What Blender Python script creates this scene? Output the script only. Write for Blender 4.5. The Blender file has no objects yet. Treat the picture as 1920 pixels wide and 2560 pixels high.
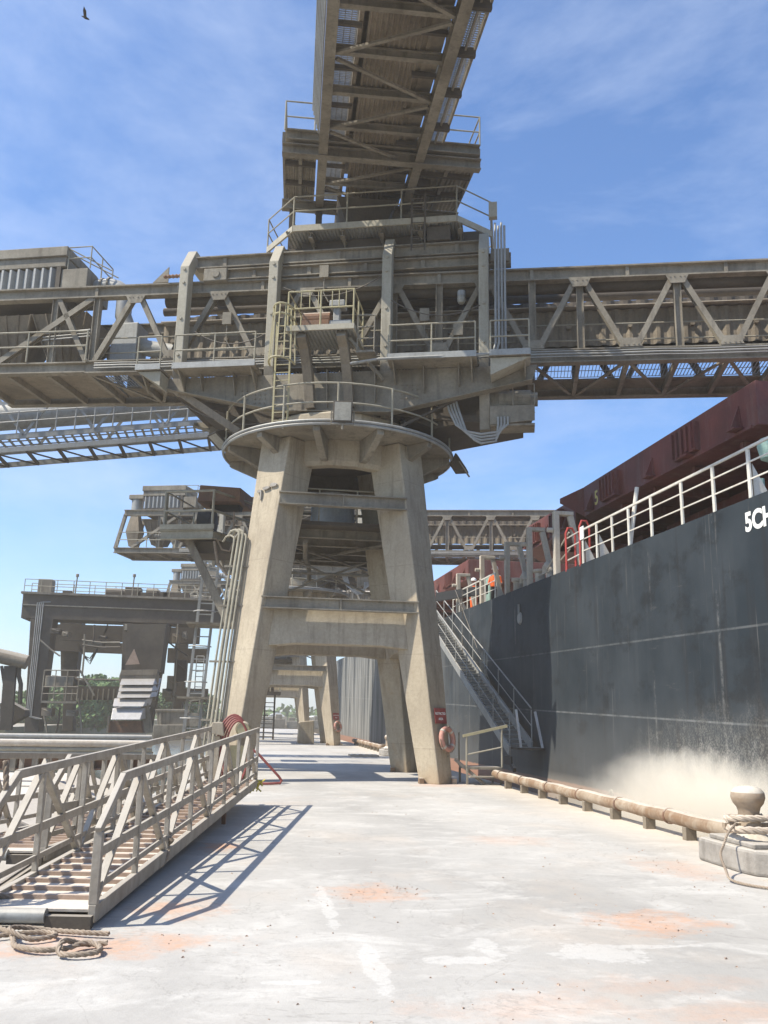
import bpy, math, random
from mathutils import Vector as V, Matrix, noise as mnoise
random.seed(7)
R = math.radians; PI = math.pi
sc = bpy.context.scene; COL = sc.collection

# ------------------------------------------------------------------ camera
FPX = 2200.0; IW, IH = 1920.0, 2560.0
ROLL, PITCH, YAW = R(1.2), R(13.2638), R(7.7897)
CAM = V((0, 0, 1.6))
FW = V((math.sin(YAW)*math.cos(PITCH), math.cos(YAW)*math.cos(PITCH), math.sin(PITCH)))
RT0 = V((math.cos(YAW), -math.sin(YAW), 0)); UP0 = RT0.cross(FW)
RT = RT0*math.cos(ROLL) + UP0*math.sin(ROLL); UP = UP0*math.cos(ROLL) - RT0*math.sin(ROLL)
cd = bpy.data.cameras.new('camera'); cam = bpy.data.objects.new('camera', cd); COL.objects.link(cam)
cam.matrix_world = Matrix(((RT.x, UP.x, -FW.x, CAM.x), (RT.y, UP.y, -FW.y, CAM.y), (RT.z, UP.z, -FW.z, CAM.z), (0, 0, 0, 1)))
cd.sensor_fit = 'VERTICAL'; cd.sensor_height = 36.0; cd.lens = 36.0*FPX/IH
cd.clip_start = 0.1; cd.clip_end = 6000
sc.camera = cam

# ------------------------------------------------------------------ light, sky, exposure
SUN_EL, SUN_AWAY = R(52), R(12)          # the sun stands to the left and a little behind
tosun = V((-math.cos(SUN_EL)*math.cos(SUN_AWAY), -math.cos(SUN_EL)*math.sin(SUN_AWAY), math.sin(SUN_EL)))
sd = bpy.data.lights.new('sun', 'SUN'); so = bpy.data.objects.new('sun', sd); COL.objects.link(so)
sd.energy = 5.0; sd.angle = R(0.5); sd.color = (1.0, 0.93, 0.80)
so.rotation_euler = (-tosun).to_track_quat('-Z', 'Y').to_euler()
sc.cycles.volume_bounces = 3
sc.view_settings.view_transform = 'Standard'; sc.view_settings.look = 'None'
sc.view_settings.exposure = 0.46; sc.view_settings.gamma = 1.0
W = bpy.data.worlds.new('World'); sc.world = W; W.use_nodes = True
nt = W.node_tree; nt.nodes.clear()
def nd(t, tree, **k):
    n = tree.nodes.new(t)
    for a, b in k.items(): setattr(n, a, b)
    return n
wo = nd('ShaderNodeOutputWorld', nt); bg = nd('ShaderNodeBackground', nt); bg.inputs[1].default_value = 0.145
sky = nd('ShaderNodeTexSky', nt, sky_type='NISHITA', sun_disc=False)
sky.sun_elevation = SUN_EL; sky.sun_rotation = R(258); sky.air_density = 1.0; sky.dust_density = 0.9; sky.ozone_density = 3.0
tc = nd('ShaderNodeTexCoord', nt); mp = nd('ShaderNodeMapping', nt); mp.inputs['Scale'].default_value = (1.5, 1.0, 3.6); mp.inputs['Rotation'].default_value = (0.2, 0.35, 0.5)
n1 = nd('ShaderNodeTexNoise', nt); n1.inputs['Scale'].default_value = 1.7; n1.inputs['Detail'].default_value = 9; n1.inputs['Roughness'].default_value = 0.62; n1.inputs['Distortion'].default_value = 0.25
cr = nd('ShaderNodeValToRGB', nt); cr.color_ramp.elements[0].position = 0.42; cr.color_ramp.elements[1].position = 1.0
cr.color_ramp.elements[1].color = (0.8, 0.8, 0.8, 1)
mx = nd('ShaderNodeMix', nt, data_type='RGBA'); mx.inputs['B'].default_value = (4.6, 5.2, 6.4, 1)
nt.links.new(tc.outputs['Generated'], mp.inputs[0]); nt.links.new(mp.outputs[0], n1.inputs[0]); nt.links.new(n1.outputs[0], cr.inputs[0])
nt.links.new(cr.outputs[0], mx.inputs['Factor']); tint = nd('ShaderNodeMix', nt, data_type='RGBA', blend_type='MULTIPLY'); tint.inputs['Factor'].default_value = 1; tint.inputs['B'].default_value = (.87, 1.03, 1.21, 1); nt.links.new(sky.outputs[0], tint.inputs['A']); nt.links.new(tint.outputs['Result'], mx.inputs['A']); nt.links.new(mx.outputs['Result'], bg.inputs[0]); nt.links.new(bg.outputs[0], wo.inputs[0])

# ------------------------------------------------------------------ where things stand
def ray(x, y): return FW*FPX + RT*(x-IW/2) + UP*(IH/2-y)
def at(x, y, X=None, Y=None, Z=None):
    d = ray(x, y)
    t = (X-CAM.x)/d.x if X is not None else (Y-CAM.y)/d.y if Y is not None else (Z-CAM.z)/d.z
    return CAM + d*t
E_, N_, P0 = V((.958, -.286, 0)), V((.286, .958, 0)), V((2.1, 24.4, 0))     # axes of the loader: along its boom, across it
def L(s, t, z): return P0 + E_*s + N_*t + V((0, 0, z))

# ------------------------------------------------------------------ mesh helpers
class MB:
    def __init__(s): s.v = []; s.f = []
    def add(s, vs, fs):
        b = len(s.v); s.v += [V(p) for p in vs]; s.f += [tuple(i+b for i in f) for f in fs]; return s
    def hexa(s, a, b):          # two quads, same winding
        n = len(a); fs = [tuple(range(n))[::-1], tuple(range(n, 2*n))] + [(i, (i+1) % n, n+(i+1) % n, n+i) for i in range(n)]
        return s.add(list(a)+list(b), fs)
    def box(s, x0, x1, y0, y1, z0, z1):
        return s.hexa([(x0, y0, z0), (x1, y0, z0), (x1, y1, z0), (x0, y1, z0)], [(x0, y0, z1), (x1, y0, z1), (x1, y1, z1), (x0, y1, z1)])
    def lbox(s, s0, s1, t0, t1, z0, z1):
        return s.hexa([L(s0, t0, z0), L(s1, t0, z0), L(s1, t1, z0), L(s0, t1, z0)], [L(s0, t0, z1), L(s1, t0, z1), L(s1, t1, z1), L(s0, t1, z1)])
    def prism(s, pts, vec):
        vec = V(vec); return s.hexa([V(p) for p in pts], [V(p)+vec for p in pts])
    def beam(s, p0, p1, w, h, up=(0, 0, 1), w1=None, h1=None):
        p0, p1 = V(p0), V(p1); d = (p1-p0).normalized(); u = V(up)
        if abs(d.dot(u)) > .98: u = V((0, 1, 0))
        a = d.cross(u).normalized(); b = a.cross(d)
        def q(p, w, h): return [p-a*w/2-b*h/2, p+a*w/2-b*h/2, p+a*w/2+b*h/2, p-a*w/2+b*h/2]
        return s.hexa(q(p0, w, h), q(p1, w1 or w, h1 or h))
    def ibeam(s, p0, p1, w, h, up=(0, 0, 1), tf=None, tw=None):
        p0, p1 = V(p0), V(p1); d = (p1-p0).normalized(); u = V(up)
        if abs(d.dot(u)) > .98: u = V((0, 1, 0))
        a = d.cross(u).normalized(); b = a.cross(d); tf = tf or h*.08+.005; tw = tw or w*.1
        s.beam(p0+b*(h-tf)/2, p1+b*(h-tf)/2, w, tf, b); s.beam(p0-b*(h-tf)/2, p1-b*(h-tf)/2, w, tf, b)
        return s.beam(p0, p1, tw, h-2*tf, b)
    def tube(s, pts, r, n=8, closed=False, cap=True):
        pts = [V(p) for p in pts]; m = len(pts); prev = None; b = len(s.v)
        for i, p in enumerate(pts):
            if closed: d = pts[(i+1) % m]-pts[i-1]
            else: d = pts[min(i+1, m-1)]-pts[max(i-1, 0)]
            d.normalize()
            if prev is None:
                a = d.cross(V((0, 0, 1)) if abs(d.z) < .95 else V((0, 1, 0))).normalized()
            else:
                a = (prev-d*prev.dot(d)).normalized()
            prev = a; c = d.cross(a); rr = r[i] if isinstance(r, (list, tuple)) else r
            s.v += [p+(a*math.cos(2*PI*k/n)+c*math.sin(2*PI*k/n))*rr for k in range(n)]
        for i in range(m if closed else m-1):
            j = (i+1) % m
            for k in range(n): s.f.append((b+i*n+k, b+i*n+(k+1) % n, b+j*n+(k+1) % n, b+j*n+k))
        if not closed and cap:
            s.f.append(tuple(b+k for k in range(n))[::-1]); s.f.append(tuple(b+(m-1)*n+k for k in range(n)))
        return s
    def lathe(s, c, prof, n=24, a0=0, a1=2*PI, axis=None):
        c = V(c); b = len(s.v); full = abs(a1-a0-2*PI) < 1e-6; m = n if full else n+1
        ax = V(axis).normalized() if axis else V((0, 0, 1)); ux = ax.orthogonal().normalized() if axis else V((1, 0, 0)); uy = ax.cross(ux)
        for r, z in prof:
            for k in range(m):
                t = a0+(a1-a0)*k/n; s.v.append(c+(ux*math.cos(t)+uy*math.sin(t))*r+ax*z)
        for i in range(len(prof)-1):
            for k in range(n): 
                k2 = (k+1) % m
                s.f.append((b+i*m+k, b+i*m+k2, b+(i+1)*m+k2, b+(i+1)*m+k))
        return s
    def corr(s, p, u, v, nr, d, nrm):   # corrugated sheet: ridges run along v
        p, u, v, nrm = V(p), V(u), V(v), V(nrm); b = len(s.v); k = nr*4
        for i in range(k+1):
            h = (0, 1, 1, 0)[i % 4]*d; q = p+u*(i/k)+nrm*h; s.v += [q, q+v, q-nrm*.006, q+v-nrm*.006]
        for i in range(k): s.f += [(b+4*i, b+4*i+4, b+4*i+5, b+4*i+1), (b+4*i+2, b+4*i+3, b+4*i+7, b+4*i+6)]
        return s
    def grate(s, p, u, v, step, w=.012, h=.03, cross=.5):   # walkway grating: real bars along v, thin rods along u
        p, u, v = V(p), V(u), V(v); nn = u.cross(v).normalized()
        k = max(1, int(u.length/step))
        for i in range(k+1): a = p+u*(i/k); s.beam(a, a+v, w, h, nn)
        k = max(1, int(v.length/cross))
        for i in range(k+1): a = p+v*(i/k); s.beam(a, a+u, w, h*.6, nn)
        return s
    def rail(s, pts, hs=(.5, 1.0), step=1.4, r=.022, closed=False, posts=True, n=6):
        pts = [V(p) for p in pts]; Z = V((0, 0, 1))
        for h in hs: s.tube([p+Z*h for p in pts], r, n, closed)
        if posts:
            seg = list(zip(pts, pts[1:]+pts[:1])) if closed else list(zip(pts, pts[1:]))
            for a, b in seg:
                k = max(1, round((b-a).length/step))
                for i in range(k): q = a.lerp(b, i/k); s.tube([q, q+Z*max(hs)], r, n)
            if not closed: s.tube([pts[-1], pts[-1]+Z*max(hs)], r, n)
        return s
    def build(s, name, mat, parent=None, smooth=False, bevel=0):
        o0 = parent
        org = V((0, 0, 0))
        while o0 is not None: org += o0.location; o0 = o0.parent
        if parent is None and s.v:
            xs = [p.x for p in s.v]; ys = [p.y for p in s.v]; zs = [p.z for p in s.v]
            org = V(((min(xs)+max(xs))/2, (min(ys)+max(ys))/2, min(zs)))
        me = bpy.data.meshes.new(name); me.from_pydata([p-org for p in s.v], [], s.f); me.validate()
        import bmesh
        bm = bmesh.new(); bm.from_mesh(me); bmesh.ops.recalc_face_normals(bm, faces=bm.faces); bm.to_mesh(me); bm.free()
        me.materials.append(mat)
        if smooth: me.shade_smooth(); me.set_sharp_from_angle(angle=R(38))
        o = bpy.data.objects.new(name, me); COL.objects.link(o)
        if parent is not None: o.parent = parent
        else: o.location = org
        if bevel:
            m = o.modifiers.new('bevel', 'BEVEL'); m.width = bevel; m.segments = 2; m.limit_method = 'ANGLE'
        return o
def tag(o, label, cat, group=None):
    o['label'] = label; o['category'] = cat
    if group: o['group'] = group
    return o
def thing(name, loc, label, cat, group=None):
    o = bpy.data.objects.new(name, None); COL.objects.link(o); o.location = loc; o.empty_display_size = .3
    return tag(o, label, cat, group)
def struct(o, kind='structure'): o['kind'] = kind; return o
def copy_tree(o, parent=None):
    c = o.copy(); COL.objects.link(c); c.parent = parent
    for ch in list(o.children): copy_tree(ch, c)
    return c

# ------------------------------------------------------------------ materials
def M(name): 
    m = bpy.data.materials.new(name); m.use_nodes = True; t = m.node_tree; b = t.nodes['Principled BSDF']; return m, t, b
def lk(t, a, b): t.links.new(a, b)
def mixc(t, fac, a, b, blend='MIX'):
    n = nd('ShaderNodeMix', t, data_type='RGBA', blend_type=blend)
    for key, val in (('Factor', fac), ('A', a), ('B', b)):
        i = n.inputs[key]
        if hasattr(val, 'links'): lk(t, val, i)
        else: i.default_value = (*val, 1) if isinstance(val, tuple) and len(val) == 3 else val
    return n.outputs['Result']
def ramp(t, v, a, b, ca=0.0, cb=1.0):
    n = nd('ShaderNodeMapRange', t); n.clamp = True; lk(t, v, n.inputs[0])
    n.inputs[1].default_value = a; n.inputs[2].default_value = b; n.inputs[3].default_value = ca; n.inputs[4].default_value = cb
    return n.outputs[0]
def math_(t, op, a, b=0.0):
    n = nd('ShaderNodeMath', t, operation=op)
    for i, x in enumerate((a, b)):
        if hasattr(x, 'links'): lk(t, x, n.inputs[i])
        else: n.inputs[i].default_value = x
    return n.outputs[0]
def noise(t, pos, scale, detail=6, rough=.6, stretch=None, dist=0.0):
    if stretch:
        mp = nd('ShaderNodeMapping', t); mp.inputs['Scale'].default_value = stretch; lk(t, pos, mp.inputs[0]); pos = mp.outputs[0]
    n = nd('ShaderNodeTexNoise', t); n.inputs['Scale'].default_value = scale; n.inputs['Detail'].default_value = detail
    n.inputs['Roughness'].default_value = rough; n.inputs['Distortion'].default_value = dist; lk(t, pos, n.inputs[0]); return n.outputs[0]
def dusty(name, c1, c2, streak=(.085, .07, .055), sa=.5, dust=(.42, .375, .31), da=.8, rough=.85, metal=0.0, sc1=.7, bump=.25, rust=None, ra=.5, dz=(.35, .8), rt=.55):
    m, t, b = M(name); g = nd('ShaderNodeNewGeometry', t); pos = g.outputs['Position']
    c = mixc(t, ramp(t, noise(t, pos, sc1, 7, .65), .35, .65), c1, c2)
    c = mixc(t, math_(t, 'MULTIPLY', ramp(t, noise(t, pos, 2.2, 5, .6, (2.2, 2.2, .22)), .52, .72), sa), c, streak)
    if rust: c = mixc(t, math_(t, 'MULTIPLY', ramp(t, noise(t, pos, 1.9, 8, .7), rt, rt+.13), ra), c, rust)
    c = mixc(t, math_(t, 'MULTIPLY', ramp(t, noise(t, pos, 14, 4, .7), .4, .75), .35), c, (c2[0]*.55, c2[1]*.53, c2[2]*.5))
    sp = nd('ShaderNodeSeparateXYZ', t); lk(t, g.outputs['True Normal'], sp.inputs[0])
    f = math_(t, 'MULTIPLY', ramp(t, sp.outputs[2], *dz), ramp(t, noise(t, pos, 5, 5, .7), .25, .6, .5, da))
    c = mixc(t, f, c, dust)
    if 'concrete' in name and 'grey' not in name:
        sz = nd('ShaderNodeSeparateXYZ', t); lk(t, pos, sz.inputs[0]); zz = math_(t, 'ABSOLUTE', math_(t, 'SUBTRACT', math_(t, 'FRACT', math_(t, 'DIVIDE', math_(t, 'ADD', sz.outputs[2], .35), 2.45)), .5))
        c = mixc(t, math_(t, 'MULTIPLY', ramp(t, zz, .006, .002), ramp(t, noise(t, pos, 4, 4, .7), .35, .6, .1, .55)), c, (.2, .165, .12))
        wv = math_(t, 'ADD', sz.outputs[2], math_(t, 'MULTIPLY', noise(t, pos, 2.5, 6, .7), 1.1))
        c = mixc(t, math_(t, 'MULTIPLY', ramp(t, wv, 1.05, .45), .55), c, (.33, .215, .115))
        c = mixc(t, math_(t, 'MULTIPLY', ramp(t, wv, .62, .42), .6), c, (.2, .145, .09))
        c = mixc(t, math_(t, 'MULTIPLY', ramp(t, noise(t, pos, 3.2, 7, .72, (1.4, 1.4, .16)), .54, .66), .6), c, (.21, .175, .125))
        c = mixc(t, math_(t, 'MULTIPLY', ramp(t, noise(t, pos, 1.3, 7, .75), .62, .7), .6), c, (.2, .17, .13))
    lk(t, c, b.inputs['Base Color']); b.inputs['Roughness'].default_value = rough; b.inputs['Metallic'].default_value = metal
    bp = nd('ShaderNodeBump', t); bp.inputs['Strength'].default_value = bump; bp.inputs['Distance'].default_value = .02; lk(t, noise(t, pos, 22, 6, .7), bp.inputs['Height']); lk(t, bp.outputs[0], b.inputs['Normal'])
    return m
def plain(name, c, rough=.7, metal=0.0, var=.25, sc1=9):
    m, t, b = M(name); g = nd('ShaderNodeNewGeometry', t)
    n = noise(t, g.outputs['Position'], sc1, 5, .65)
    lk(t, mixc(t, ramp(t, n, .3, .7), tuple(x*(1-var) for x in c), tuple(min(1, x*(1+var*.6)) for x in c)), b.inputs['Base Color'])
    b.inputs['Roughness'].default_value = rough; b.inputs['Metallic'].default_value = metal
    return m
STEEL = dusty('dusty_steel', (.305, .272, .212), (.165, .142, .107), sa=.6, rust=(.13, .095, .06), ra=.4)
POSTM = dusty('dusty_cream_steel', (.42, .385, .305), (.34, .31, .24), sa=.35, bump=.15)
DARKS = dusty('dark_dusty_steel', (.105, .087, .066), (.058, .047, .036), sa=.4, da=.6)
BELTM = dusty('brown_dusty_sheet', (.27, .225, .165), (.165, .135, .098), sa=.5)
CONC = dusty('dusty_concrete', (.46, .392, .285), (.34, .283, .205), streak=(.17, .135, .095), sa=.5, dust=(.5, .44, .34), sc1=.45, bump=.3)
GREYC = dusty('grey_plinth_concrete', (.37, .34, .30), (.25, .228, .198), sa=.5, dust=(.5, .46, .4), sc1=2.5, bump=.5)
MUSH = dusty('dust_covered_bollard', (.38, .30, .22), (.27, .2, .135), sa=.4, dust=(.6, .55, .47), rust=(.36, .21, .1), ra=.5, dz=(.05, .7), da=1.0, sc1=3)
CONC2 = dusty('ochre_stained_concrete', (.44, .375, .275), (.35, .295, .215), streak=(.2, .14, .08), sa=.4, rust=(.36, .22, .1), ra=.35)
GALV = dusty('galvanised_dusty', (.36, .36, .34), (.26, .26, .245), sa=.3, dust=(.45, .42, .37), rough=.6, metal=.2)
RAILM = dusty('rail_dusty_paint', (.36, .33, .25), (.26, .235, .175), sa=.2, sc1=2)
YELLOW = dusty('faded_yellow_paint', (.44, .385, .20), (.36, .315, .2), sa=.2, sc1=2, streak=(.25, .22, .15))
ALU = dusty('weathered_aluminium', (.40, .36, .30), (.29, .255, .205), sa=.4, dust=(.47, .43, .37), sc1=3, rough=.7, metal=.05)
PLANK = dusty('gangway_planking', (.5, .45, .38), (.4, .34, .27), sa=.1, dust=(.66, .61, .54), sc1=3)
PLANKE = dusty('reddish_batten', (.4, .29, .22), (.32, .225, .165), sa=.1, dust=(.55, .47, .4), da=.7, sc1=3)
HATCH = dusty('maroon_hatch_paint', (.17, .046, .036), (.10, .03, .024), streak=(.2, .15, .13), sa=.4, dust=(.3, .2, .17), da=.5, rough=.65, rust=(.16, .08, .05), ra=.4)
SHIPW = dusty('ship_white_paint', (.68, .65, .58), (.55, .52, .45), streak=(.35, .25, .15), sa=.35, dust=(.7, .66, .6), rough=.5)
SHIPG = dusty('ship_cream_frames', (.55, .5, .42), (.42, .38, .31), streak=(.3, .2, .12), sa=.5)
DECK = dusty('ship_deck_red', (.16, .06, .05), (.1, .05, .045))
RUSTP = dusty('rusty_dusty_pipe', (.42, .345, .255), (.27, .2, .135), streak=(.2, .12, .06), sa=.4, dust=(.66, .61, .53), rust=(.215, .128, .068), ra=.9, da=.75, sc1=1.6, dz=(.6, 1.0), rt=.43)
RUST = dusty('rusty_steel', (.24, .13, .075), (.13, .075, .05), rust=(.34, .13, .05), ra=.6)
SILVER = dusty('silver_sheet', (.62, .62, .62), (.46, .46, .47), streak=(.25, .25, .26), sa=.5, rough=.42, metal=.55)
ROPE = dusty('dusty_rope', (.33, .26, .19), (.2, .15, .105), sa=0, dust=(.42, .35, .28), da=.4, sc1=4)
MROPE = dusty('pale_mooring_rope', (.5, .42, .33), (.38, .31, .24), sa=0, dust=(.6, .53, .45), da=.4, sc1=4)
HOSE = plain('red_hose', (.26, .065, .055), .6)
REDS = plain('red_sign', (.32, .07, .06), .6)
BUOY = plain('faded_orange_lifebuoy', (.46, .225, .17), .7)
REDP = plain('red_paint', (.40, .05, .04), .5)
WHITE = plain('white_paint', (.8, .79, .75), .5, var=.1)
YMARK = plain('yellow_marking', (.55, .48, .12), .6)
BLACK = plain('black_rubber_and_shade', (.02, .02, .02), .7)  # also on the ladder head and davit beam, where the black is painted shade
GREEN = plain('green_paint', (.26, .38, .32), .6)
GLASS = plain('lamp_glass', (.3, .28, .23), .35)
YROPE = plain('yellow_cord', (.6, .5, .06), .7)
ORANGE = plain('orange_clothing', (.75, .13, .02), .8)
NAVY = plain('dark_clothing', (.03, .032, .04), .9)
SKIN = plain('skin', (.42, .24, .17), .6, var=.1)
LEAF = plain('leaves', (.085, .15, .04), .8, var=.5, sc1=.15)
BARK = plain('bark', (.1, .075, .05), .9)
BIRD = plain('bird_feathers', (.04, .035, .03), .9)

def ground_mat():
    m, t, b = M('dusty_quay_concrete'); g = nd('ShaderNodeNewGeometry', t); pos = g.outputs['Position']
    big = noise(t, pos, .35, 6, .6, (1, .55, 1), .4); c = mixc(t, ramp(t, big, .36, .62), (.35, .335, .31), (.485, .465, .43))
    sweep = noise(t, pos, 1.5, 9, .7, (.7, 1.1, 1), .8); c = mixc(t, math_(t, 'MULTIPLY', ramp(t, sweep, .5, .68), .75), c, (.585, .565, .525))
    tan = noise(t, pos, .55, 5, .6, (1, .8, 1)); c = mixc(t, math_(t, 'MULTIPLY', ramp(t, tan, .52, .72), .5), c, (.52, .44, .36))
    gr = noise(t, pos, 3.1, 6, .7); c = mixc(t, math_(t, 'MULTIPLY', ramp(t, gr, .55, .75), .35), c, (.3, .285, .265))
    # spilled orange ore: patches that lie on the concrete
    warp = noise(t, pos, 2.6, 7, .72); sepn = nd('ShaderNodeSeparateXYZ', t); lk(t, pos, sepn.inputs[0]); px, py = sepn.outputs[0], sepn.outputs[1]
    def blob(cx, cy, rx, ry, w=.9):
        a = math_(t, 'DIVIDE', math_(t, 'SUBTRACT', px, cx), rx); d = math_(t, 'DIVIDE', math_(t, 'SUBTRACT', py, cy), ry)
        r = math_(t, 'SQRT', math_(t, 'ADD', math_(t, 'MULTIPLY', a, a), math_(t, 'MULTIPLY', d, d)))
        return math_(t, 'SUBTRACT', math_(t, 'ADD', 1.0, math_(t, 'MULTIPLY', math_(t, 'SUBTRACT', warp, .5), 3.2)), r)
    spots = None
    for (cx, cy, rx, ry, a) in ((-.38, 11.85, .3, .45, 1), (1.15, 8.85, .5, .55, .75), (3.35, 7.5, .62, .55, .8), (-1.0, 7.0, 1.0, .42, .8), (-.6, 8.2, .45, .5, .7), (1.6, 5.4, .7, .35, .35), (2.9, 5.2, .7, .3, .4), (4.9, 10.2, .5, .9, .45), (4.8, 23, .9, .9, .5), (2.6, 5.8, .9, .25, .3), (3.6, 12.6, .8, .6, .35)):
        f = math_(t, 'MULTIPLY', ramp(t, blob(cx, cy, rx, ry), 0, .75), a)
        spots = f if spots is None else math_(t, 'MAXIMUM', spots, f)
    c = mixc(t, math_(t, 'MULTIPLY', spots, ramp(t, noise(t, pos, 9, 5, .7), .25, .6, .35, .85)), c, (.56, .30, .17))
    # bare pale scabs where the dust has caked
    scab = None
    for (cx, cy, rx, ry) in ((.86, 6.35, .09, .62), (1.75, 6.75, .12, .3), (2.5, 6.6, .33, .34), (1.45, 6.45, .35, .12), (2.95, 6.75, .45, .06), (.7, 8.3, .07, .9), (.35, 6.0, .2, .05)):
        f = ramp(t, blob(cx, cy, rx, ry), .1, .22); scab = f if scab is None else math_(t, 'MAXIMUM', scab, f)
    c = mixc(t, math_(t, 'MULTIPLY', scab, .42), c, (.60, .585, .55))
    sp = noise(t, pos, 60, 3, .8); c = mixc(t, math_(t, 'MULTIPLY', ramp(t, sp, .62, .7), .6), c, (.2, .17, .14))
    c = mixc(t, math_(t, 'MULTIPLY', ramp(t, noise(t, pos, 11, 6, .75), .5, .68), .3), c, (.27, .255, .235))
    c = mixc(t, math_(t, 'MULTIPLY', ramp(t, math_(t, 'ABSOLUTE', math_(t, 'SUBTRACT', noise(t, pos, .55, 8, .6, None, 1.2), .5)), .0045, .001), .35), c, (.2, .185, .165))
    edge = ramp(t, px, 5.0, 6.2); c = mixc(t, math_(t, 'MULTIPLY', edge, .6), c, (.62, .53, .42))
    lk(t, c, b.inputs['Base Color']); b.inputs['Roughness'].default_value = .9
    bp = nd('ShaderNodeBump', t); bp.inputs['Strength'].default_value = .35; bp.inputs['Distance'].default_value = .012; lk(t, noise(t, pos, 30, 7, .7), bp.inputs['Height']); lk(t, bp.outputs[0], b.inputs['Normal'])
    return m
TRIM = .0275
def hull_mat():
    m, t, b = M('dark_hull_paint'); g = nd('ShaderNodeNewGeometry', t); pos = g.outputs['Position']
    sepn = nd('ShaderNodeSeparateXYZ', t); lk(t, pos, sepn.inputs[0]); Y, Zr = sepn.outputs[1], sepn.outputs[2]
    Z = math_(t, 'SUBTRACT', Zr, math_(t, 'MULTIPLY', math_(t, 'SUBTRACT', Y, 12.8), TRIM))
    c = mixc(t, ramp(t, noise(t, pos, .5, 6, .6), .35, .65), (.019, .026, .032), (.036, .044, .051))
    st = noise(t, pos, 1.5, 5, .6, (1, 2.6, .1)); c = mixc(t, math_(t, 'MULTIPLY', ramp(t, st, .54, .75), .16), c, (.085, .092, .095))
    st2 = noise(t, pos, 2.2, 4, .7, (1, 5, .12)); c = mixc(t, math_(t, 'MULTIPLY', ramp(t, st2, .63, .7), .3), c, (.24, .22, .19))
    st3 = noise(t, pos, 1.1, 4, .6, (1, 2.2, .16)); c = mixc(t, math_(t, 'MULTIPLY', ramp(t, st3, .58, .7), .55), c, (.022, .02, .02))
    for zz, a in ((.06+1.55, .24), (.05+3.15, .16)):
        d = math_(t, 'ABSOLUTE', math_(t, 'SUBTRACT', Z, zz)); c = mixc(t, math_(t, 'MULTIPLY', ramp(t, d, .025, .012), math_(t, 'MULTIPLY', ramp(t, noise(t, pos, 3, 4, .7), .3, .6, .2, 1), a)), c, (.45, .45, .43))
    for yy in (9.2, 11.35, 14.6, 17.3, 27.2, 30.1, 33.4, 39.6, 46, 52):
        d = math_(t, 'ABSOLUTE', math_(t, 'SUBTRACT', Y, yy)); c = mixc(t, math_(t, 'MULTIPLY', ramp(t, d, .06, .0), math_(t, 'MULTIPLY', ramp(t, math_(t, 'ADD', math_(t, 'MULTIPLY', noise(t, pos, 7, 6, .8, (1, 1, .8)), .6), math_(t, 'MULTIPLY', noise(t, pos, .6, 2, .5), .5)), .53, .72), .45)), c, (.42, .40, .36))
    c = mixc(t, math_(t, 'MULTIPLY', ramp(t, noise(t, pos, .9, 8, .7, (1, .8, 1.3)), .53, .62), .65), c, (.014, .016, .018)); c = mixc(t, math_(t, 'MULTIPLY', ramp(t, noise(t, pos, 1.7, 9, .75, (1, .3, 2.2)), .63, .68), .35), c, (.11, .105, .095))
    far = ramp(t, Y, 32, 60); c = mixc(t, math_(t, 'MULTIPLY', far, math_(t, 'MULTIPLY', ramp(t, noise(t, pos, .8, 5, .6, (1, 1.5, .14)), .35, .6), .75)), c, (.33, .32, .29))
    c = mixc(t, ramp(t, math_(t, 'ADD', Zr, math_(t, 'MULTIPLY', noise(t, pos, 3, 3), .06)), .17, .13), c, (.36, .17, .1))
    c = mixc(t, math_(t, 'MULTIPLY', ramp(t, Zr, .35, -.2), ramp(t, Y, 30, 22)), c, (.42, .38, .32))
    # caked dust thrown up beside the bollard
    w = noise(t, pos, 1.6, 6, .7); w2 = noise(t, pos, 26, 4, .75)
    def blob(cy, cz, ry, rz):
        a = math_(t, 'DIVIDE', math_(t, 'SUBTRACT', Y, cy), ry); d = math_(t, 'DIVIDE', math_(t, 'SUBTRACT', Zr, cz), rz)
        r = math_(t, 'SQRT', math_(t, 'ADD', math_(t, 'MULTIPLY', a, a), math_(t, 'MULTIPLY', d, d)))
        return math_(t, 'ADD', math_(t, 'SUBTRACT', 1.0, r), math_(t, 'MULTIPLY', math_(t, 'SUBTRACT', w, .5), .8))
    f = ramp(t, blob(15.4, .0, 4.0, 1.2), -.02, .7)
    c = mixc(t, math_(t, 'MULTIPLY', f, ramp(t, w2, .3, .5, .93, 1)), c, (.86, .81, .71))
    f2 = math_(t, 'MULTIPLY', ramp(t, blob(14.6, .3, 5.0, 1.7), .0, 1.2), ramp(t, math_(t, 'ADD', w2, math_(t, 'MULTIPLY', noise(t, pos, 9, 5, .7, (1, 1, .6)), .55)), .74, .86))
    c = mixc(t, math_(t, 'MULTIPLY', f2, .5), c, (.66, .62, .53))
    f3 = math_(t, 'MULTIPLY', ramp(t, Zr, 2.2, .2), .22); c = mixc(t, f3, c, (.3, .28, .25))
    lk(t, c, b.inputs['Base Color']); b.inputs['Roughness'].default_value = .6; b.inputs['Specular IOR Level'].default_value = .22
    bp = nd('ShaderNodeBump', t); bp.inputs['Strength'].default_value = .35; bp.inputs['Distance'].default_value = .06; lk(t, math_(t, 'ADD', noise(t, pos, .55, 3, .5), math_(t, 'MULTIPLY', math_(t, 'ABSOLUTE', math_(t, 'SINE', math_(t, 'MULTIPLY', Y, 3.93))), .12)), bp.inputs['Height']); lk(t, bp.outputs[0], b.inputs['Normal'])
    return m
GROUND = ground_mat(); HULL = hull_mat()
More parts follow.
